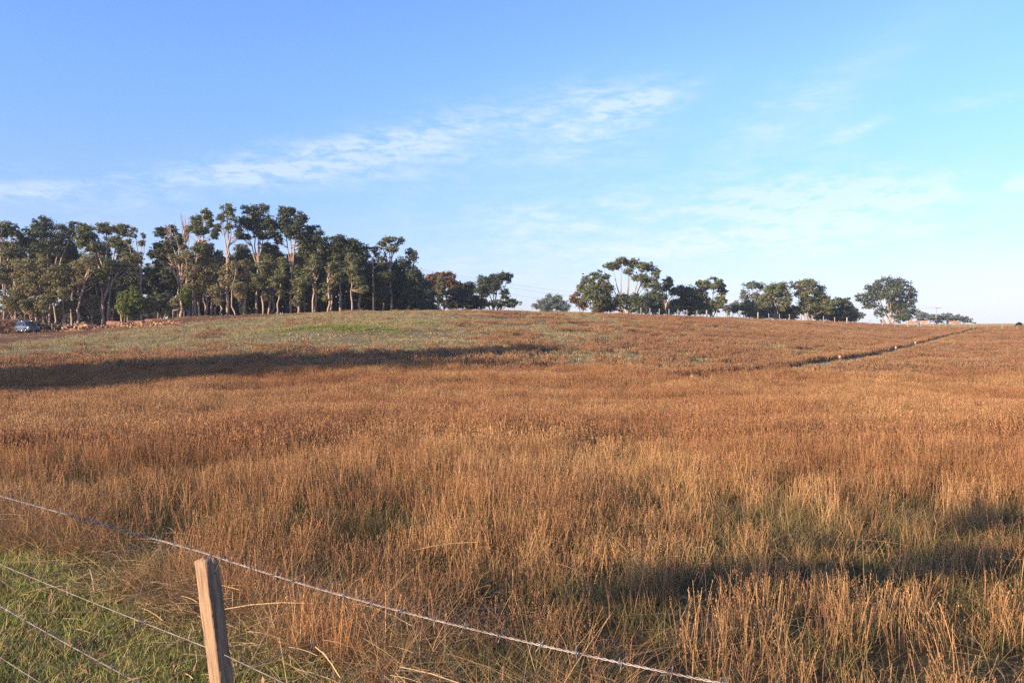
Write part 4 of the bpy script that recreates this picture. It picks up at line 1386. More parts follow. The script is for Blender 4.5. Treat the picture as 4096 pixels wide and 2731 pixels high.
def along_y(px):
    """depth at which the fence line crosses a picture column"""
    k_ = (px - CX) / F
    # POST + s*FD with x = k*y
    s = (k_ * POST[1] - POST[0]) / (FD[0] - k_ * FD[1])
    return POST[1] + s * FD[1]


base = Vector((POST[0], POST[1], 0))
Yl, Yr = along_y(-60), along_y(760)
w1l, w1m, w1r = ray(-60, 478.5, Yl), ray(206, 552.5, POSTY), ray(760, 690, Yr)


def local(P):
    return np.asarray(P) - np.array(base)


P1 = np.vstack([catenary(w1l, w1m, 0.0, 30)[:-1], catenary(w1m, w1r, 0.035, 30)])
barbed('barbed_wire', local(P1), 1).obj('barbed_wire', M_WIRE, fence, True)
# second wire: plain, threaded through the lower hole
w2l, w2m, w2r = ray(-60, 538, Yl), on_post(TOPZ - 0.435), None
yr2 = along_y(330)
w2r = ray(330, 704, yr2)
m2 = MB()
m2.tube(local(np.vstack([catenary(w2l, tuple(w2m), 0.01, 24)[:-1], catenary(tuple(w2m), w2r, 0.0, 10)])), 0.0022, 6)
m2.obj('plain_wire', M_WIRE, fence, True)
P3 = catenary(ray(-60, 570, Yl), ray(178, 703, along_y(178)), 0.012, 30)
barbed('barbed_wire', local(P3), 2).obj('barbed_wire', M_WIRE, fence, True)
m4 = MB()
m4.tube(local(catenary(ray(-60, 618, Yl), ray(90, 714, along_y(90)), 0.0, 20)), 0.0022, 6)
m4.obj('plain_wire', M_WIRE, fence, True)

# dark discs standing in for the shade inside the bored post holes, and the tie wire from the upper hole over the barbed wire
for z in (TOPZ - 0.082, TOPZ - 0.435):
    c = local(tuple(on_post(z, 0.0335)))
    hm = MB()
    d = -np.array([FD[0], FD[1], 0.0])
    hm.tube([c - d * 0.004, c + d * 0.0008], [0.0085, 0.0085], 12)
    hm.obj('wire_hole', M_HOLE_SHADE, po)
    bpy.context.view_layer.update()
    h_ = COL.objects[-1]
    h_.matrix_parent_inverse = po.matrix_local.inverted()
h1 = local(tuple(on_post(TOPZ - 0.082, 0.034)))
cross = local(np.array(ray(222, 557, along_y(222))))
tm = MB()
tm.tube(curve(h1, cross + (0, 0, 0.004), (0.006, -0.004, 0.004), 8), 0.0016, 5)
dirr = -np.array([FD[0], FD[1], -0.32])
dirr /= np.linalg.norm(dirr)
w = np.linspace(0, 10 * math.pi, 50)
tm.tube(cross + dirr * np.linspace(-0.01, 0.028, 50)[:, None] + 0.0065 * np.stack([np.cos(w) * FN[0], np.cos(w) * FN[1], np.sin(w)], -1), 0.0015, 5)
tm.tube([cross + dirr * 0.028, cross + dirr * 0.038 + (0, 0, 0.006), cross + dirr * 0.05 + (0, 0, 0.004)], 0.0015, 5)
top = local(tuple(on_post(TOPZ, -0.01)))
tm.tube(curve(cross, top + (-0.01, 0, 0.006), (0, 0, 0.012), 8), 0.0015, 5)
tm.obj('tie_wire', M_RUSTW, fence, True)

# tall single grass stem close to the camera, with drooping spikelets
stem = thing('grass_stem', (0.90, 2.05, 0), 0, 'single tall dry oat grass stem with drooping spikelets, close to the camera on the right', 'grass stem')
gs = MB()
P = curve((0.06, 0, 0), (-0.03, 0, 1.72), (-0.01, 0.02, 0), 14)
gs.tube(P, np.linspace(0.0030, 0.0012, 14), 5)
gs.obj('stalk', M_STRAW, stem, True)
rs = np.random.default_rng(3)
for i in range(11):
    a = P[13 - int(i * 0.55)] + np.array([0, 0, -0.01 * i])
    d = np.array([rs.uniform(-0.06, 0.06), rs.uniform(-0.02, 0.02), -0.02 - rs.uniform(0, .03)])
    s_ = MB()
    c = a + d
    s_.tube(curve(a, c, (d[0] * .2, 0, 0.02), 5), 0.0005, 4)
    s_.tube([c, c + (d[0] * .05, 0, -0.009), c + (d[0] * .12, 0, -0.028)], [0.0008, 0.0036, 0.0004], 5)
    s_.obj('spikelet', M_STRAW, stem, True)


# ------------------------------------------------------------------ far fences
def fence_run(name, label, pts, hgt, wd, wires, thick=(), lean=None, wr=0.006, capm=M_FPOST, group=None, cat='fence', hts=None):
    """pts: (column, distance) of each post"""
    X = [at(*p) for p in pts]
    o = X[0]
    root = thing(name, o, 0, label, cat, group)
    for i, (x, y, z) in enumerate(X):
        w = wd * (1.9 if i in thick else 1.0)
        h = hgt * (1.08 if i in thick else 1.0)
        l_ = (lean or {}).get(i, 0.0)
        m = MB()
        m.tube([(0, 0, -0.2), (l_ * h * 0.5, 0, h * 0.5), (l_ * h, 0, h)], [w * .55, w * .5, w * .47], 7)
        m.obj('post', capm, root, loc=(x - o[0], y - o[1], z - o[2]))
    for k_ in range(wires):
        f = 0.25 + 0.7 * k_ / max(1, wires - 1)
        P = np.array([(x - o[0] + (lean or {}).get(i, 0) * hgt * f, y - o[1], z - o[2] + hgt * f) for i, (x, y, z) in enumerate(X)])
        m = MB()
        m.tube(P, wr, 4, False)
        m.obj('wire', M_WIRE, root)
    return root


pts = [(641, 182), (650, 183), (659.3, 184), (669, 185), (678, 186), (687, 187), (697, 188), (706.7, 189), (716.8, 190), (727, 191), (737, 192), (758, 194), (768.8, 195),
       (779.5, 196), (790, 197), (800.8, 198), (812, 199), (823.5, 200), (834.7, 201), (847, 203), (858, 205), (870, 207), (882.5, 209), (895, 211), (908, 213), (918, 215)]
pts = [(a, np.interp(a, PXS, DCS) - 7 if a < 800 else b) for a, b in pts]
fence_run('wire_fence', 'long post and wire fence running along the crest behind the reddish grass', pts, 1.75, 0.19, 5, thick=(7, 11, 15, 19, 24), lean={10: 0.35, 14: -.1})
pts = [(920.5, 214), (930, 213), (933.5, 206), (939, 214), (946, 212), (959.5, 206), (973.5, 200), (987.5, 197), (1002, 193), (1017.5, 188), (1034, 185)]
fence_run('electric_fence', 'thin leaning white electric fence posts on the right above the path', pts, 1.15, 0.055, 2, thick=(8,),
          lean={0: .1, 2: -.1, 5: .12, 6: .1, 7: -.12, 9: -.1, 1: .05}, wr=.003, capm=mat('white_plastic_post', (0.62, 0.58, 0.54), 0.6))

lp = [(52, 127.5), (75, 131), (102, 134), (127.5, 137), (158, 139), (172.8, 140), (184, 141)]
lf = fence_run('paddock_fence', 'low grey wire fence with a rail along the foot of the wood', lp, 1.25, 0.11, 3, wr=.012)
o = Vector(at(*lp[0]))
m = MB()
a, b = Vector(at(*lp[5])) - o, Vector(at(*lp[6])) - o
m.tube([a + Vector((0, 0, 1.3)), b + Vector((0, 0, 1.35))], .09, 6)
m.obj('rail', M_FPOST, lf)

# ------------------------------------------------------------------ power poles and lines
M_POLE = mat('pole_timber', (0.17, 0.125, 0.10), 0.9, scale=3, stretch=(2, 2, .3))
M_PALEW = mat('bleached_timber', (0.60, 0.54, 0.48), 0.8, scale=3)
M_CER = mat('porcelain', (0.70, 0.68, 0.64), 0.3)
PD = 150.0
x, y, z = at(373, PD)
ptop = EYE + (CY - 256.5) * PD / F
pole = thing('power_pole', (x, y, z), 0, 'dark timber power pole with angled crossarm standing before the wood', 'power pole')
m = MB(); m.tube([(0.15, 0, -.5), (0, 0, ptop - z)], [.22, .15], 10); m.obj('pole', M_POLE, pole, True)
m = MB(); m.box((0.95, 0, ptop - z - 1.05), (2.6, .12, .14), 0.35); m.obj('crossarm', M_PALEW, pole)
m = MB(); m.tube([(0.1, -.1, ptop - z - 2.1), (1.3, .3, ptop - z - 1.15)], .05, 6); m.obj('brace', M_PALEW, pole)
m = MB(); m.box((-.55, 0, ptop - z - 1.15), (.9, .1, .12), 0.35); m.obj('crossarm', M_PALEW, pole)
for dx in (-.9, -.35, .6, 1.3, 2.0):
    m = MB(); m.tube([(dx, dx * .36 - (.35 if dx > 0 else 0), ptop - z - 1.0), (dx, dx * .36 - (.35 if dx > 0 else 0), ptop - z - .85), (dx, dx * .36 - (.35 if dx > 0 else 0), ptop - z - .68)], [.06, .09, .04], 7)
    m.obj('insulator', M_CER, pole)
x2, y2, z2 = at(936.2, 320)
pt2 = EYE + (CY - 306.6) * 320 / F
pole2 = thing('power_pole', (x2, y2, z2), 0, 'thin far power pole with a single crossarm right of the lone pine', 'power pole')
m = MB(); m.tube([(0, 0, -.5), (0, 0, pt2 - z2)], [.2, .14], 8); m.obj('pole', M_FPOST, pole2, True)
m = MB(); m.box((0, 0, pt2 - z2 - .35), (4.4, .14, .16), 0.25); m.obj('crossarm', M_FPOST, pole2)
m = MB(); m.box((0, 0, pt2 - z2 - 3.6), (.9, .3, .3), 0.25); m.obj('bracket', M_FPOST, pole2)
for dx in (-2.0, -1.2, 1.2, 2.0):
    m = MB(); m.tube([(dx, dx * .25, pt2 - z2 - .27), (dx, dx * .25, pt2 - z2)], [.08, .05], 6); m.obj('insulator', M_CER, pole2)
def cable(label, a, b, sag, r):
    a, b = np.array(a), np.array(b)
    m = MB(); m.tube(catenary((0, 0, 0), b - a, sag, 30), r, 4, False)
    tag(m.obj('power_line', M_RUSTW, None, loc=tuple(a)), label, 'power line', 'overhead power lines')
pA, pB, pC = (x - .9, y - .3, ptop - .9), (x + .6, y - .1, ptop - .7), (x + 2, y + .4, ptop - .7)
cable('upper overhead wire from the near pole to the left edge in front of the wood', (x - .9, y - .3, ptop - .68), (x - 105, y - 28, ptop - 2.0), 1.2, .016)
cable('lower overhead wire from the near pole to the left edge in front of the wood', (x - .35, y - .12, ptop - .68), (x - 105, y - 27, ptop - 2.9), 1.5, .016)
far = (at(600, 270)[0], 270, EYE + (CY - 294) * 270 / F)
cable('highest of the three overhead wires descending right from the near pole', (x + .6, y - .13, ptop - .68), far, .8, .014)
cable('middle of the three overhead wires descending right from the near pole', (x + 1.3, y + .12, ptop - .68), (far[0] - 3, far[1], far[2] - .8), 1.2, .014)
cable('lowest of the three overhead wires descending right from the near pole', (x + 2.0, y + .37, ptop - .68), (far[0] - 5, far[1], far[2] - 2.2), 2.0, .014)
cable('overhead wire of the far pole running left to the lone pine', (x2 - 1.2, y2 - .3, pt2), (at(905, 322)[0], 322, EYE + (CY - 309.5) * 322 / F), .3, .02)

# ------------------------------------------------------------------ path pegs
M_PINK = mat('pink_tape', (0.72, 0.22, 0.17), 0.7, var=.1)
M_WHITE = mat('white_cap', (0.62, 0.55, 0.50), 0.6, var=.08)
for (px_, py_, lab) in [(692.5, 381, 'pink and white marker peg farthest down the slope, left of the start of the path'),
                        (840, 361, 'red and white marker peg by the path, second up from the lowest'),
                        (896, 350.8, 'red and white marker peg half way up the path, lower of the close pair'),
                        (915.5, 346.3, 'red and white marker peg highest on the path, upper of the close pair')]:
    X_, Y_, Z_ = hit(px_, py_)
    h = (py_ - {692.5: 375.5, 840: 355.8, 896: 346.4, 915.5: 341.4}[px_]) * Y_ / F + 0.05
    pg = thing('marker_peg', (X_, Y_, Z_), 0, lab, 'marker peg', 'marker pegs along the path')
    m = MB(); m.box((0, 0, h * .25 - .05), (.07, .07, h * .5 + .1)); m.obj('stake', M_POST, pg)
    m = MB(); m.box((-.045, 0, h * .75 + .005), (.09, .11, h * .5)); m.obj('marker', M_WHITE, pg)
    m = MB(); m.box((.048, 0, h * .75 + .005), (.09, .112, h * .5 - .01)); m.obj('tape', M_PINK, pg)

# white stones on the mound
M_STONE = mat('pale_stone', (0.50, 0.42, 0.34), 0.9, scale=8)
rs = np.random.default_rng(12)
stone_me = []
for i in range(3):
    u_ = np.linspace(0, math.pi, 6); v_ = np.linspace(0, 2 * math.pi, 8, endpoint=False)
    m = MB()
    V = [(math.sin(a) * math.cos(b) * rs.uniform(.8, 1.2), math.sin(a) * math.sin(b) * rs.uniform(.8, 1.2), math.cos(a) * rs.uniform(.5, .75)) for a in u_ for b in v_]
    Q = [(p * 8 + q, p * 8 + (q + 1) % 8, (p + 1) * 8 + (q + 1) % 8, (p + 1) * 8 + q) for p in range(5) for q in range(8)]
    m.add(V, Q)
    stone_me.append(raw_mesh('stone', np.vstack(m.V), np.vstack(m.Q), M_STONE, True))
for i in range(26):
    px_, py_ = rs.uniform(288, 345), rs.normal(336.5, 1.6)
    X_, Y_, Z_ = hit(px_, py_)
    s_ = link('stone', stone_me[i % 3], None, (X_, Y_, Z_ + .06))
    s_.scale = (rs.uniform(.06, .12),) * 3
    s_.rotation_euler = (0, 0, rs.uniform(0, 6))
    tag(s_, 'small whitish stone scattered on the near side of the green mound', 'stone', 'whitish stones on the green mound')

# ------------------------------------------------------------------ cattle
def cow_mesh(name, M, graze=True):
    """one continuous skinned body: trunk, four jointed legs, neck and head, tail"""
    vs, es, rad = [], [], []

    def v(x, y, z, r, p=None, r2=None):
        vs.append((x, y, z)); rad.append((r, r2 or r))
        if p is not None: es.append((p, len(vs) - 1))
        return len(vs) - 1
    rump = v(-.75, 0, 1.12, .27, None, .32)
    mid_ = v(-.15, 0, 1.05, .33, rump, .40)
    sh = v(.55, 0, 1.10, .27, mid_, .36)
    if graze:
        n1_ = v(.92, 0, .95, .17, sh, .20)
        n2_ = v(1.18, 0, .60, .12, n1_, .14)
        hd = v(1.28, 0, .36, .11, n2_, .12)
        mz = v(1.36, 0, .10, .065, hd, .07)
        ear = hd
        e1 = v(1.20, .17, .44, .03, hd); e2 = v(1.20, -.17, .44, .03, hd)
    else:
        n1_ = v(.90, 0, 1.25, .17, sh, .20)
        n2_ = v(1.12, 0, 1.42, .13, n1_, .14)
        hd = v(1.32, 0, 1.36, .10, n2_, .11)
        mz = v(1.56, 0, 1.22, .065, hd, .07)
        e1 = v(1.16, .2, 1.42, .03, n2_); e2 = v(1.16, -.2, 1.42, .03, n2_)
    for s in (1, -1):
        a = v(.52, s * .17, .78, .12, sh); b = v(.55, s * .18, .42, .06, a); c = v(.53, s * .18, .06, .045, b); v(.58, s * .18, .0, .06, c)
        a = v(-.72, s * .19, .80, .15, rump); b = v(-.60, s * .19, .60, .09, a); b2 = v(-.84, s * .19, .40, .055, b); c = v(-.76, s * .19, .06, .045, b2); v(-.71, s * .19, .0, .055, c)
    t = v(-1.04, 0, 1.12, .04, rump); t2 = v(-1.10, 0, .75, .025, t); v(-1.10, 0, .48, .045, t2)
    me = bpy.data.meshes.new(name)
    me.from_pydata(vs, es, [])
    me.materials.append(M)
    o = bpy.data.objects.new(name, me)
    COL.objects.link(o)
    sk = o.modifiers.new('skin', 'SKIN')
    for i, (a, b) in enumerate(rad):
        me.skin_vertices[0].data[i].radius = (a, b)
    me.skin_vertices[0].data[1].use_root = True
    ss = o.modifiers.new('smooth', 'SUBSURF')
    ss.levels = ss.render_levels = 1
    dg = bpy.context.evaluated_depsgraph_get()
    out = bpy.data.meshes.new_from_object(o.evaluated_get(dg))
    bpy.data.objects.remove(o)
    for p in out.polygons: p.use_smooth = True
    out.materials.clear()
    out.materials.append(M)
    return out


HIDE_O = mat('ginger_hide', (0.62, 0.30, 0.13), 0.8, scale=3)
HIDE_K = mat('black_hide', (0.022, 0.018, 0.018), 0.7, scale=3)
cows = {('o', 1): cow_mesh('cow', HIDE_O, True), ('o', 0): cow_mesh('cow', HIDE_O, False), ('k', 1): cow_mesh('cow', HIDE_K, True), ('k', 0): cow_mesh('cow', HIDE_K, False)}
for (px_, D, c, g, rz, lab) in [
    (882.5, 262, 'o', 0, 1.7, 'ginger cow seen end on, first on the left below the lone pine'),
    (910.5, 250, 'o', 1, 2.9, 'ginger cow grazing sideways just left of the start of the black pipe'),
    (917, 262, 'o', 1, .5, 'ginger cow bending low beside the fence strainer, right of the sideways grazing one'),
    (924.5, 275, 'o', 0, 2.6, 'ginger cow standing under the black pipe left of the far power pole'),
    (936, 285, 'k', 0, 1.4, 'black cow standing end on directly below the far power pole'),
    (939.8, 287, 'k', 1, 1.9, 'black cow grazing just right of the far power pole'),
    (947.5, 283, 'k', 0, 1.2, 'black cow half hidden by a post between the far pole and the last ginger cow'),
    (954, 268, 'o', 0, 3.0, 'ginger cow under the sloping right part of the black pipe, left of a pair'),
    (958, 272, 'o', 1, 1.2, 'ginger cow seen end on, last on the right under the black pipe'),
    (1019, 225, 'k', 1, 3.5, 'big black bull grazing alone at the right edge on the skyline')]:
    X_, Y_, Z_ = at(px_, D)
    o = link('cow', cows[(c, g)], None, (X_, Y_, Z_))
    o.rotation_euler = (0, 0, rz)
    if D == 225: o.scale = (1.05,) * 3
    tag(o, lab, 'cow', 'cattle grazing beyond the fence')

# black irrigation pipe carried on short stands
M_PIPE = mat('black_pipe', (0.02, 0.02, 0.024), 0.5)
ctrl = [(917, 319.6, 232), (925, 319.6, 232), (933, 318.6, 232), (945, 318.3, 232), (954, 318.5, 230), (962, 320, 228), (970, 321.6, 226), (976, 322.6, 225)]
A = np.array([ray(a, b, c) for a, b, c in ctrl])
o0 = (A[0][0], A[0][1], Hs(A[0][0], A[0][1]))
pipe = thing('black_pipe', o0, 0, 'long black bowed pipe carried above the ground behind the cattle', 'pipe')
u = np.linspace(0, 7, 40)
P = np.stack([np.interp(u, range(8), A[:, k_]) for k_ in range(3)], -1) - np.array(o0)
m = MB(); m.tube(P, .16, 7); m.obj('tube', M_PIPE, pipe, True)
for i in (0, 2, 3, 4, 5, 6):
    gz_ = Hs(A[i][0], A[i][1])
    m = MB(); m.tube([(A[i][0] - o0[0], A[i][1] - o0[1], gz_ - o0[2] - .1), tuple(A[i] - np.array(o0))], .05, 5); m.obj('stand', M_FPOST, pipe)

# ------------------------------------------------------------------ car
M_BODY = mat('dark_blue_paint', (0.14, 0.17, 0.24), 0.3, var=.1, metal=.3, spec=.6)
M_GLASS = mat('tinted_glass', (0.012, 0.014, 0.02), 0.08, var=.05, spec=.8)
M_TYRE = mat('tyre_rubber', (0.02, 0.02, 0.02), 0.85)
M_CHROME = mat('chrome', (0.65, 0.65, 0.68), 0.2, metal=.9)
M_LAMP = mat('headlamp_lens', (0.75, 0.75, 0.78), 0.15, spec=.8)
M_TRIM = mat('black_trim', (0.03, 0.03, 0.033), 0.6)


def loft(secs, close=True):
    """secs: list of rings (same length) -> side quads + end fans"""
    m = MB()
    n = len(secs[0])
    V = np.vstack(secs)
    Q = []
    for i in range(len(secs) - 1):
        for j in range(n):
            k_ = (j + 1) % n
            Q.append((i * n + j, i * n + k_, (i + 1) * n + k_, (i + 1) * n + j))
    c0, c1 = len(V), len(V) + 1
    V = np.vstack([V, np.mean(secs[0], axis=0), np.mean(secs[-1], axis=0)])
    T = [(c0, (j + 1) % n, j) for j in range(n)] + [(c1, (len(secs) - 1) * n + j, (len(secs) - 1) * n + (j + 1) % n) for j in range(n)]
    return m.add(V, Q, T)


def ring(x, w, z0, z1, tw=1.0, rc=0.12):
    """rounded cross-section in the y-z plane"""
    pts_ = []
    for (sy, sz) in ((1, -1), (1, 1), (-1, 1), (-1, -1)):
        ww = w / 2 * (tw if sz > 0 else 1)
        cy_, cz_ = sy * (ww - rc), (z0 + rc if sz < 0 else z1 - rc)
        a0 = {(1, -1): -90, (1, 1): 0, (-1, 1): 90, (-1, -1): 180}[(sy, sz)]
        for q in range(4):
            a = RAD(a0 + q * 30)
            pts_.append((x, cy_ + rc * math.cos(a), cz_ + rc * math.sin(a)))
    return np.array(pts_)


cx_, cy_, cz_ = at(27.5, 127)
car = thing('parked_car', (cx_, cy_, cz_), 0, 'dark blue four wheel drive parked on the bare earth facing right with a bull bar', 'car')
car.rotation_euler = (0, 0, RAD(-90 + 30 + 22))
secs = [ring(-2.45, 1.72, .50, 1.02), ring(-2.38, 1.82, .38, 1.10), ring(-1.5, 1.88, .32, 1.14), ring(0, 1.90, .30, 1.14), ring(.85, 1.90, .30, 1.14), ring(1.15, 1.88, .32, 1.10),
        ring(1.8, 1.84, .34, 1.05), ring(2.25, 1.76, .38, .98), ring(2.42, 1.60, .46, .86)]
loft(secs).obj('body', M_BODY, car, True)
cab = [ring(-2.36, 1.58, 1.08, 1.30, .96), ring(-2.22, 1.66, 1.08, 1.76, .84), ring(-1.2, 1.70, 1.08, 1.83, .82), ring(-.1, 1.70, 1.08, 1.83, .82), ring(.25, 1.70, 1.08, 1.78, .82), ring(1.02, 1.66, 1.06, 1.20, .9)]
loft(cab).obj('cabin', M_BODY, car, True)
# glass: windscreen, rear window, side windows set a little proud of the cabin
def quad(name, P, M):
    m = MB(); P = np.array(P, float)
    nrm = np.cross(P[1] - P[0], P[2] - P[0]); nrm /= np.linalg.norm(nrm)
    m.add(np.vstack([P, P - nrm * .02]), [(0, 1, 2, 3), (7, 6, 5, 4), (0, 4, 5, 1), (1, 5, 6, 2), (2, 6, 7, 3), (3, 7, 4, 0)])
    return m.obj(name, M, car)


quad('windscreen', [(1.0, -.70, 1.215), (1.0, .70, 1.215), (.33, .63, 1.77), (.33, -.63, 1.77)], M_GLASS)
quad('rear_window', [(-2.36, .62, 1.32), (-2.36, -.62, 1.32), (-2.26, -.6, 1.66), (-2.26, .6, 1.66)], M_GLASS)
for s in (1, -1):
    for (xa, xb, xc, xd) in ((-.45, .72, .22, -.45), (-1.25, -.53, -.53, -1.25), (-2.15, -1.4, -1.4, -2.1)):
        P = [(xa, s * .853, 1.18), (xb, s * .853, 1.18), (xc, s * .74, 1.68), (xd, s * .74, 1.68)]
        if s < 0: P = P
        else: P = P[::-1]
        quad('side_window', P, M_GLASS)
    m = MB(); m.box((.72, s * 1.0, 1.22), (.12, .22, .17)); m.obj('mirror', M_CHROME, car)
    m = MB(); m.box((2.30, s * .66, .84), (.16, .36, .17), s * -.25); m.obj('headlight', M_LAMP, car)
    m = MB(); m.box((-2.44, s * .78, .92), (.06, .14, .30)); m.obj('tail_light', M_PINK, car)
    m = MB(); m.tube([(-1.9, s * .66, 1.86), (.0, s * .66, 1.86)], .025, 6); m.obj('roof_rail', M_CHROME, car)
    m = MB(); m.box((-.1, s * .94, .36), (2.0, .12, .08)); m.obj('side_step', M_CHROME, car)
    for x_ in (-1.52, 1.45):
        wl = thing('wheel', (x_, s * .86, .38)); del wl
        wh = COL.objects[-1]
        wh.parent = car
        m = MB()
        a = np.linspace(0, 2 * math.pi, 20, endpoint=False)
        prof = [(-.12, .25), (-.12, .35), (-.09, .385), (.09, .385), (.12, .35), (.12, .25)]
        V = np.array([(r_ * math.cos(t_), w_, r_ * math.sin(t_)) for (w_, r_) in prof for t_ in a])
        Q = [(p * 20 + q, p * 20 + (q + 1) % 20, (p + 1) % 6 * 20 + (q + 1) % 20, (p + 1) % 6 * 20 + q) for p in range(6) for q in range(20)]
        m.add(V, Q); m.obj('tyre', M_TYRE, wh, True)
        m = MB(); m.tube([(0, -.08, 0), (0, .08, 0)], .25, 16); m.tube([(0, -.10, 0), (0, .10, 0)], .07, 10); m.obj('rim', M_CHROME, wh)
        m = MB()
        th_ = np.linspace(-.15, math.pi + .15, 12)
        m.tube([(x_ + .46 * math.cos(t_), s * .935, .40 + .46 * math.sin(t_)) for t_ in th_], .035, 5); m.obj('wheel_arch', M_BODY, car, True)
m = MB(); m.box((2.40, 0, .78), (.06, .95, .16)); m.obj('grille', M_TRIM, car)
m = MB(); m.box((2.42, 0, .50), (.12, 1.62, .18)); m.obj('bumper', M_TRIM, car)
m = MB()
m.tube([(2.56, -.72, .52), (2.58, -.62, .64), (2.58, .62, .64), (2.56, .72, .52)], .035, 6)
m.tube([(2.56, -.34, .45), (2.60, -.34, .92), (2.60, .34, .92), (2.56, .34, .45)], .035, 6)
m.obj('bull_bar', M_CHROME, car, True)
m = MB(); m.box((2.50, 0, .52), (.02, .36, .12)); m.obj('number_plate', M_WHITE, car)
m = MB(); m.box((1.5, 0, 1.13), (.9, 1.1, .05)); m.obj('bonnet', M_TRIM, car)

# green wheelie bin
bx_, by_, bz_ = at(59.2, 130)
bn = thing('wheelie_bin', (bx_, by_, bz_), .3, 'dark green wheelie bin standing by the fence behind the log pile', 'bin')
M_BIN = mat('green_plastic', (0.02, 0.075, 0.05), .5)
m = MB(); m.box((0, 0, .5), (.46, .5, .86), taper=1.18); m.obj('bin_body', M_BIN, bn)
m = MB(); m.box((0, -.02, .97), (.60, .66, .07), taper=.9); m.obj('lid', mat('red_lid', (0.45, 0.12, 0.07), .5), bn)
for s in (-1, 1):
    m = MB(); m.tube([(s * .2 - .03, .26, .1), (s * .2 + .03, .26, .1)], .1, 12); m.obj('wheel', M_TYRE, bn)

# ------------------------------------------------------------------ felled timber
M_CUT = mat('fresh_cut_wood', (0.85, 0.50, 0.26), .8, col2=(0.55, 0.28, 0.12), scale=5)
M_BARKLOG = mat('log_bark', (0.36, 0.18, 0.11), .95, col2=(0.15, 0.08, 0.055), scale=4, bump=.4)
LOGS = 'pieces of felled timber in front of the wood'


def log(label, px_, py_, L, r, rz, tilt=0.0, split=False, lift=0, cat='log', name='log'):
    X_, Y_, Z_ = hit(px_, py_)
    o = thing(name, (X_, Y_, Z_ + lift), 0, label, cat, LOGS, rot=(0, tilt, rz))
    n = 14
    rs_ = np.random.default_rng(int(px_ * 31 + py_ * 7))
    th_ = np.linspace(0, (math.pi if split else 2 * math.pi), n, endpoint=split)
    rad_ = r * (1 + rs_.normal(0, .05, n))
    m = MB()
    P0_ = np.array([(-L / 2, rad_[i] * math.cos(t_), r * .9 + rad_[i] * math.sin(t_)) for i, t_ in enumerate(th_)])
    P1_ = P0_ * (1, .93, .93) + (L, 0, 0)
    V = np.vstack([P0_, P1_])
    Q = [(i, (i + 1) % n, n + (i + 1) % n, n + i) for i in range(n if not split else n - 1)]
    m.add(V, Q)
    m.obj('bark', M_BARKLOG, o, True)
    for P_, d in ((P0_, -1), (P1_, 1)):
        m = MB()
        c = P_.mean(0) + (d * .004, 0, 0)
        m.add(np.vstack([P_ * (1, 1, 1), c]), None, [((i + 1) % n, i, n) if d > 0 else (i, (i + 1) % n, n) for i in range(n)])
        m.obj('cut_end', M_CUT, o)
    if split:
        m = MB(); m.add(np.array([P0_[0], P0_[-1], P1_[-1], P1_[0]]), [(0, 1, 2, 3)]); m.obj('split_face', M_CUT, o)
    return o


log('thick sawn log round with a broad pale cut face at the right of the pile', 87.5, 327.2, 1.1, .52, .9)
log('shorter dark log lying against the right side of the thick sawn round', 92, 328.8, 1.2, .38, .5)
log('long dark log half buried behind the split firewood of the pile', 78, 326.3, 4.5, .28, .15)
log('long fallen log with a glowing cut end left of the brown stumps', 115, 325.6, 3.4, .40, -.55, .04)
log('slim fallen pole lying right of the log with the glowing cut end', 123, 324.6, 3.0, .20, .1)
for i, (x_, y_, lab) in enumerate([(133, 324.4, 'brown log stump with a pale cut end, first of the row before the low fence'), (138.5, 323.9, 'brown log lying second in the row before the low fence'),
                                   (145, 323.3, 'brown log lying in the middle of the row before the low fence'), (151.5, 322.6, 'brown log lying fourth in the row before the low fence'),
                                   (157.5, 322.1, 'dark brown log at the right end of the row before the low fence')]):
    log(lab, x_, y_, 1.5 + .4 * (i % 2), .33 - .03 * (i % 3), [.4, -.5, .2, -.2, .3][i])
rs = np.random.default_rng(55)
split_src = None
for i in range(46):
    px_ = 59 + 27 * rs.uniform(0, 1) ** .8
    py_ = 329.6 - (px_ - 58) * .045 + rs.normal(0, .75)
    s_ = log('split piece of orange firewood lying loose in the low pile', px_, py_, rs.uniform(.5, 1.1), rs.uniform(.14, .26), rs.uniform(0, 6.28), rs.uniform(-.4, .4), True, rs.uniform(.02, .3), 'firewood', 'firewood')
    s_.rotation_euler = (rs.choice([0, math.pi, 2.2, 4.0, 1.2]), rs.uniform(-.4, .4), rs.uniform(0, 6.28))
    s_.location.z += .3
    s_['group'] = 'split firewood in the low pile'

# sawdust, bark and chips lying about the logs
ck = []
for i in range(3):
    r_ = np.random.default_rng(860 + i)
    C = np.stack([r_.normal(0, .5, 16), r_.normal(0, .5, 16), r_.uniform(.04, .12, 16)], -1)
    v, q, t_ = quads_at(C, .05, 2.2, 870 + i, upright=0.0)
    ck.append(tuft('chip', [(v, q, np.ones(len(v)), t_, 0)], [M_CUT if i else M_BARKLOG]))
r = np.random.default_rng(61)
pp = [hit(a, 329.8 - (a - 58) * .052 + b) for a, b in zip(r.uniform(38, 175, 320), r.normal(0, .9, 320))]
do_scatter('wood_chips', ck, np.array([q[0] for q in pp]), np.array([q[1] for q in pp]), r, .6, 1.5, 'orange wood chips and bark scattered round the felled logs').__setitem__('category', 'wood chips')

# heap of cut branches and brush at the left edge
M_BRUSH = mat('dry_brush', (0.36, 0.20, 0.13), .9, col2=(0.18, 0.11, 0.08), scale=2)


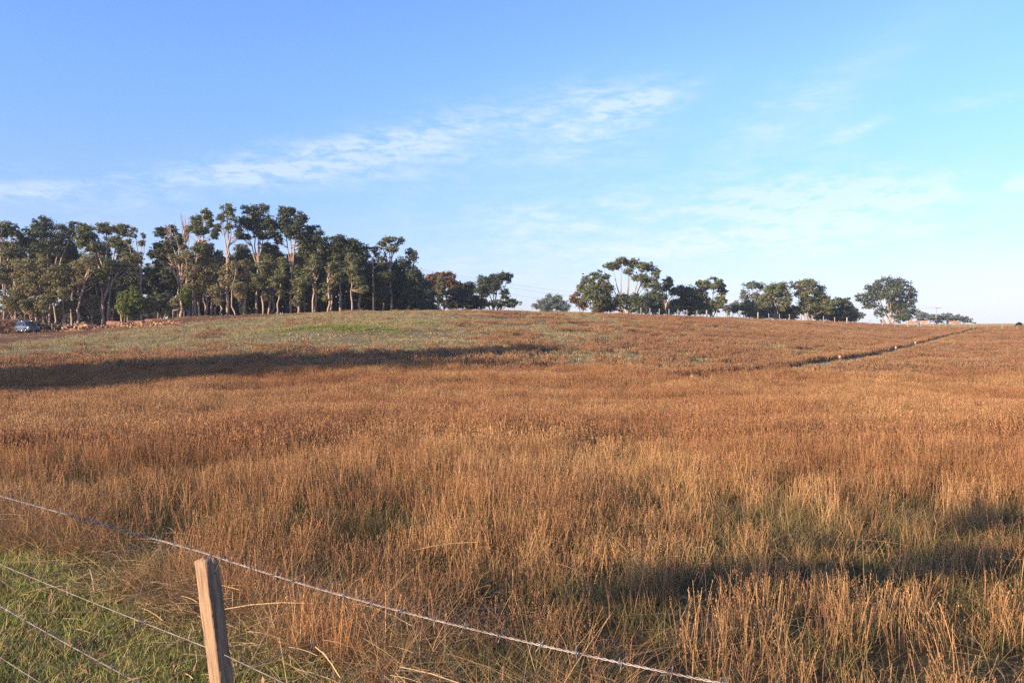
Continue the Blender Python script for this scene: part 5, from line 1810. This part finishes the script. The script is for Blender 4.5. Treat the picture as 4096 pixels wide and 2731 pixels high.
def brush(label, px_, D, w, h, n, seed):
    rs_ = np.random.default_rng(seed)
    X_, Y_, Z_ = at(px_, D)
    o = thing('brush_heap', (X_, Y_, Z_), 0, label, 'brush heap', 'heaps of cut branches')
    m = MB()
    for i in range(n):
        a = rs_.uniform(0, 6.28)
        c = np.array([rs_.uniform(-w, w), rs_.uniform(-1.4, 1.4), 0])
        hh_ = h * max(0, 1 - (c[0] / w) ** 2) ** .5
        c[2] = rs_.uniform(0, hh_)
        L = rs_.uniform(.5, 1.7)
        d = np.array([math.cos(a), math.sin(a) * .6, rs_.normal(0, .35)])
        m.tube(curve(c - d * L, c + d * L, rs_.normal(0, .2, 3), 4), np.linspace(.045, .012, 4) * rs_.uniform(.6, 1.6), 4, False)
    m.obj('branches', M_BRUSH, o)
    C = np.stack([rs_.uniform(-w, w, 40), rs_.uniform(-1.2, 1.2, 40), rs_.uniform(.1, 1, 40) * h * .8], -1)
    C[:, 2] *= np.sqrt(np.clip(1 - (C[:, 0] / w) ** 2, 0.05, 1))
    V, Q, tone = leaves(C, rs_.uniform(.3, .6, 40), 3600, .13, rs_)
    link('foliage', raw_mesh('foliage', V, Q, L_BROWN if seed % 2 else L_DARK, False, {'tone': ('FACE', tone)}), o)


brush('tangled heap of brown cut branches at the left edge behind the parked car', 6, 131, 2.6, 2.4, 240, 1)
brush('lower brown brush heap right behind the roof of the parked car', 22, 134, 3.0, 2.3, 240, 3)
brush('dark leafy brush heap tapering towards the green bin', 41, 134, 3.2, 1.6, 150, 2)

# ------------------------------------------------------------------ haze
hz_ = MB()
hz_.box((0, 180, 16), (1500, 1500, 46))
ho = hz_.obj('haze', None)
hm_ = bpy.data.materials.new('haze')
hm_.use_nodes = True
hm_.node_tree.nodes.clear()
N = NT(hm_.node_tree)
pv = N.n('ShaderNodeVolumePrincipled')
pv.inputs['Color'].default_value = (0.80, 0.88, 1.0, 1)
pv.inputs['Density'].default_value = 0.0002
pv.inputs['Anisotropy'].default_value = 0.2
ou = N.n('ShaderNodeOutputMaterial')
hm_.node_tree.links.new(pv.outputs[0], ou.inputs['Volume'])
ho.data.materials.append(hm_)
tag(ho, 'thin morning haze lying over the paddock', 'haze', kind='stuff')
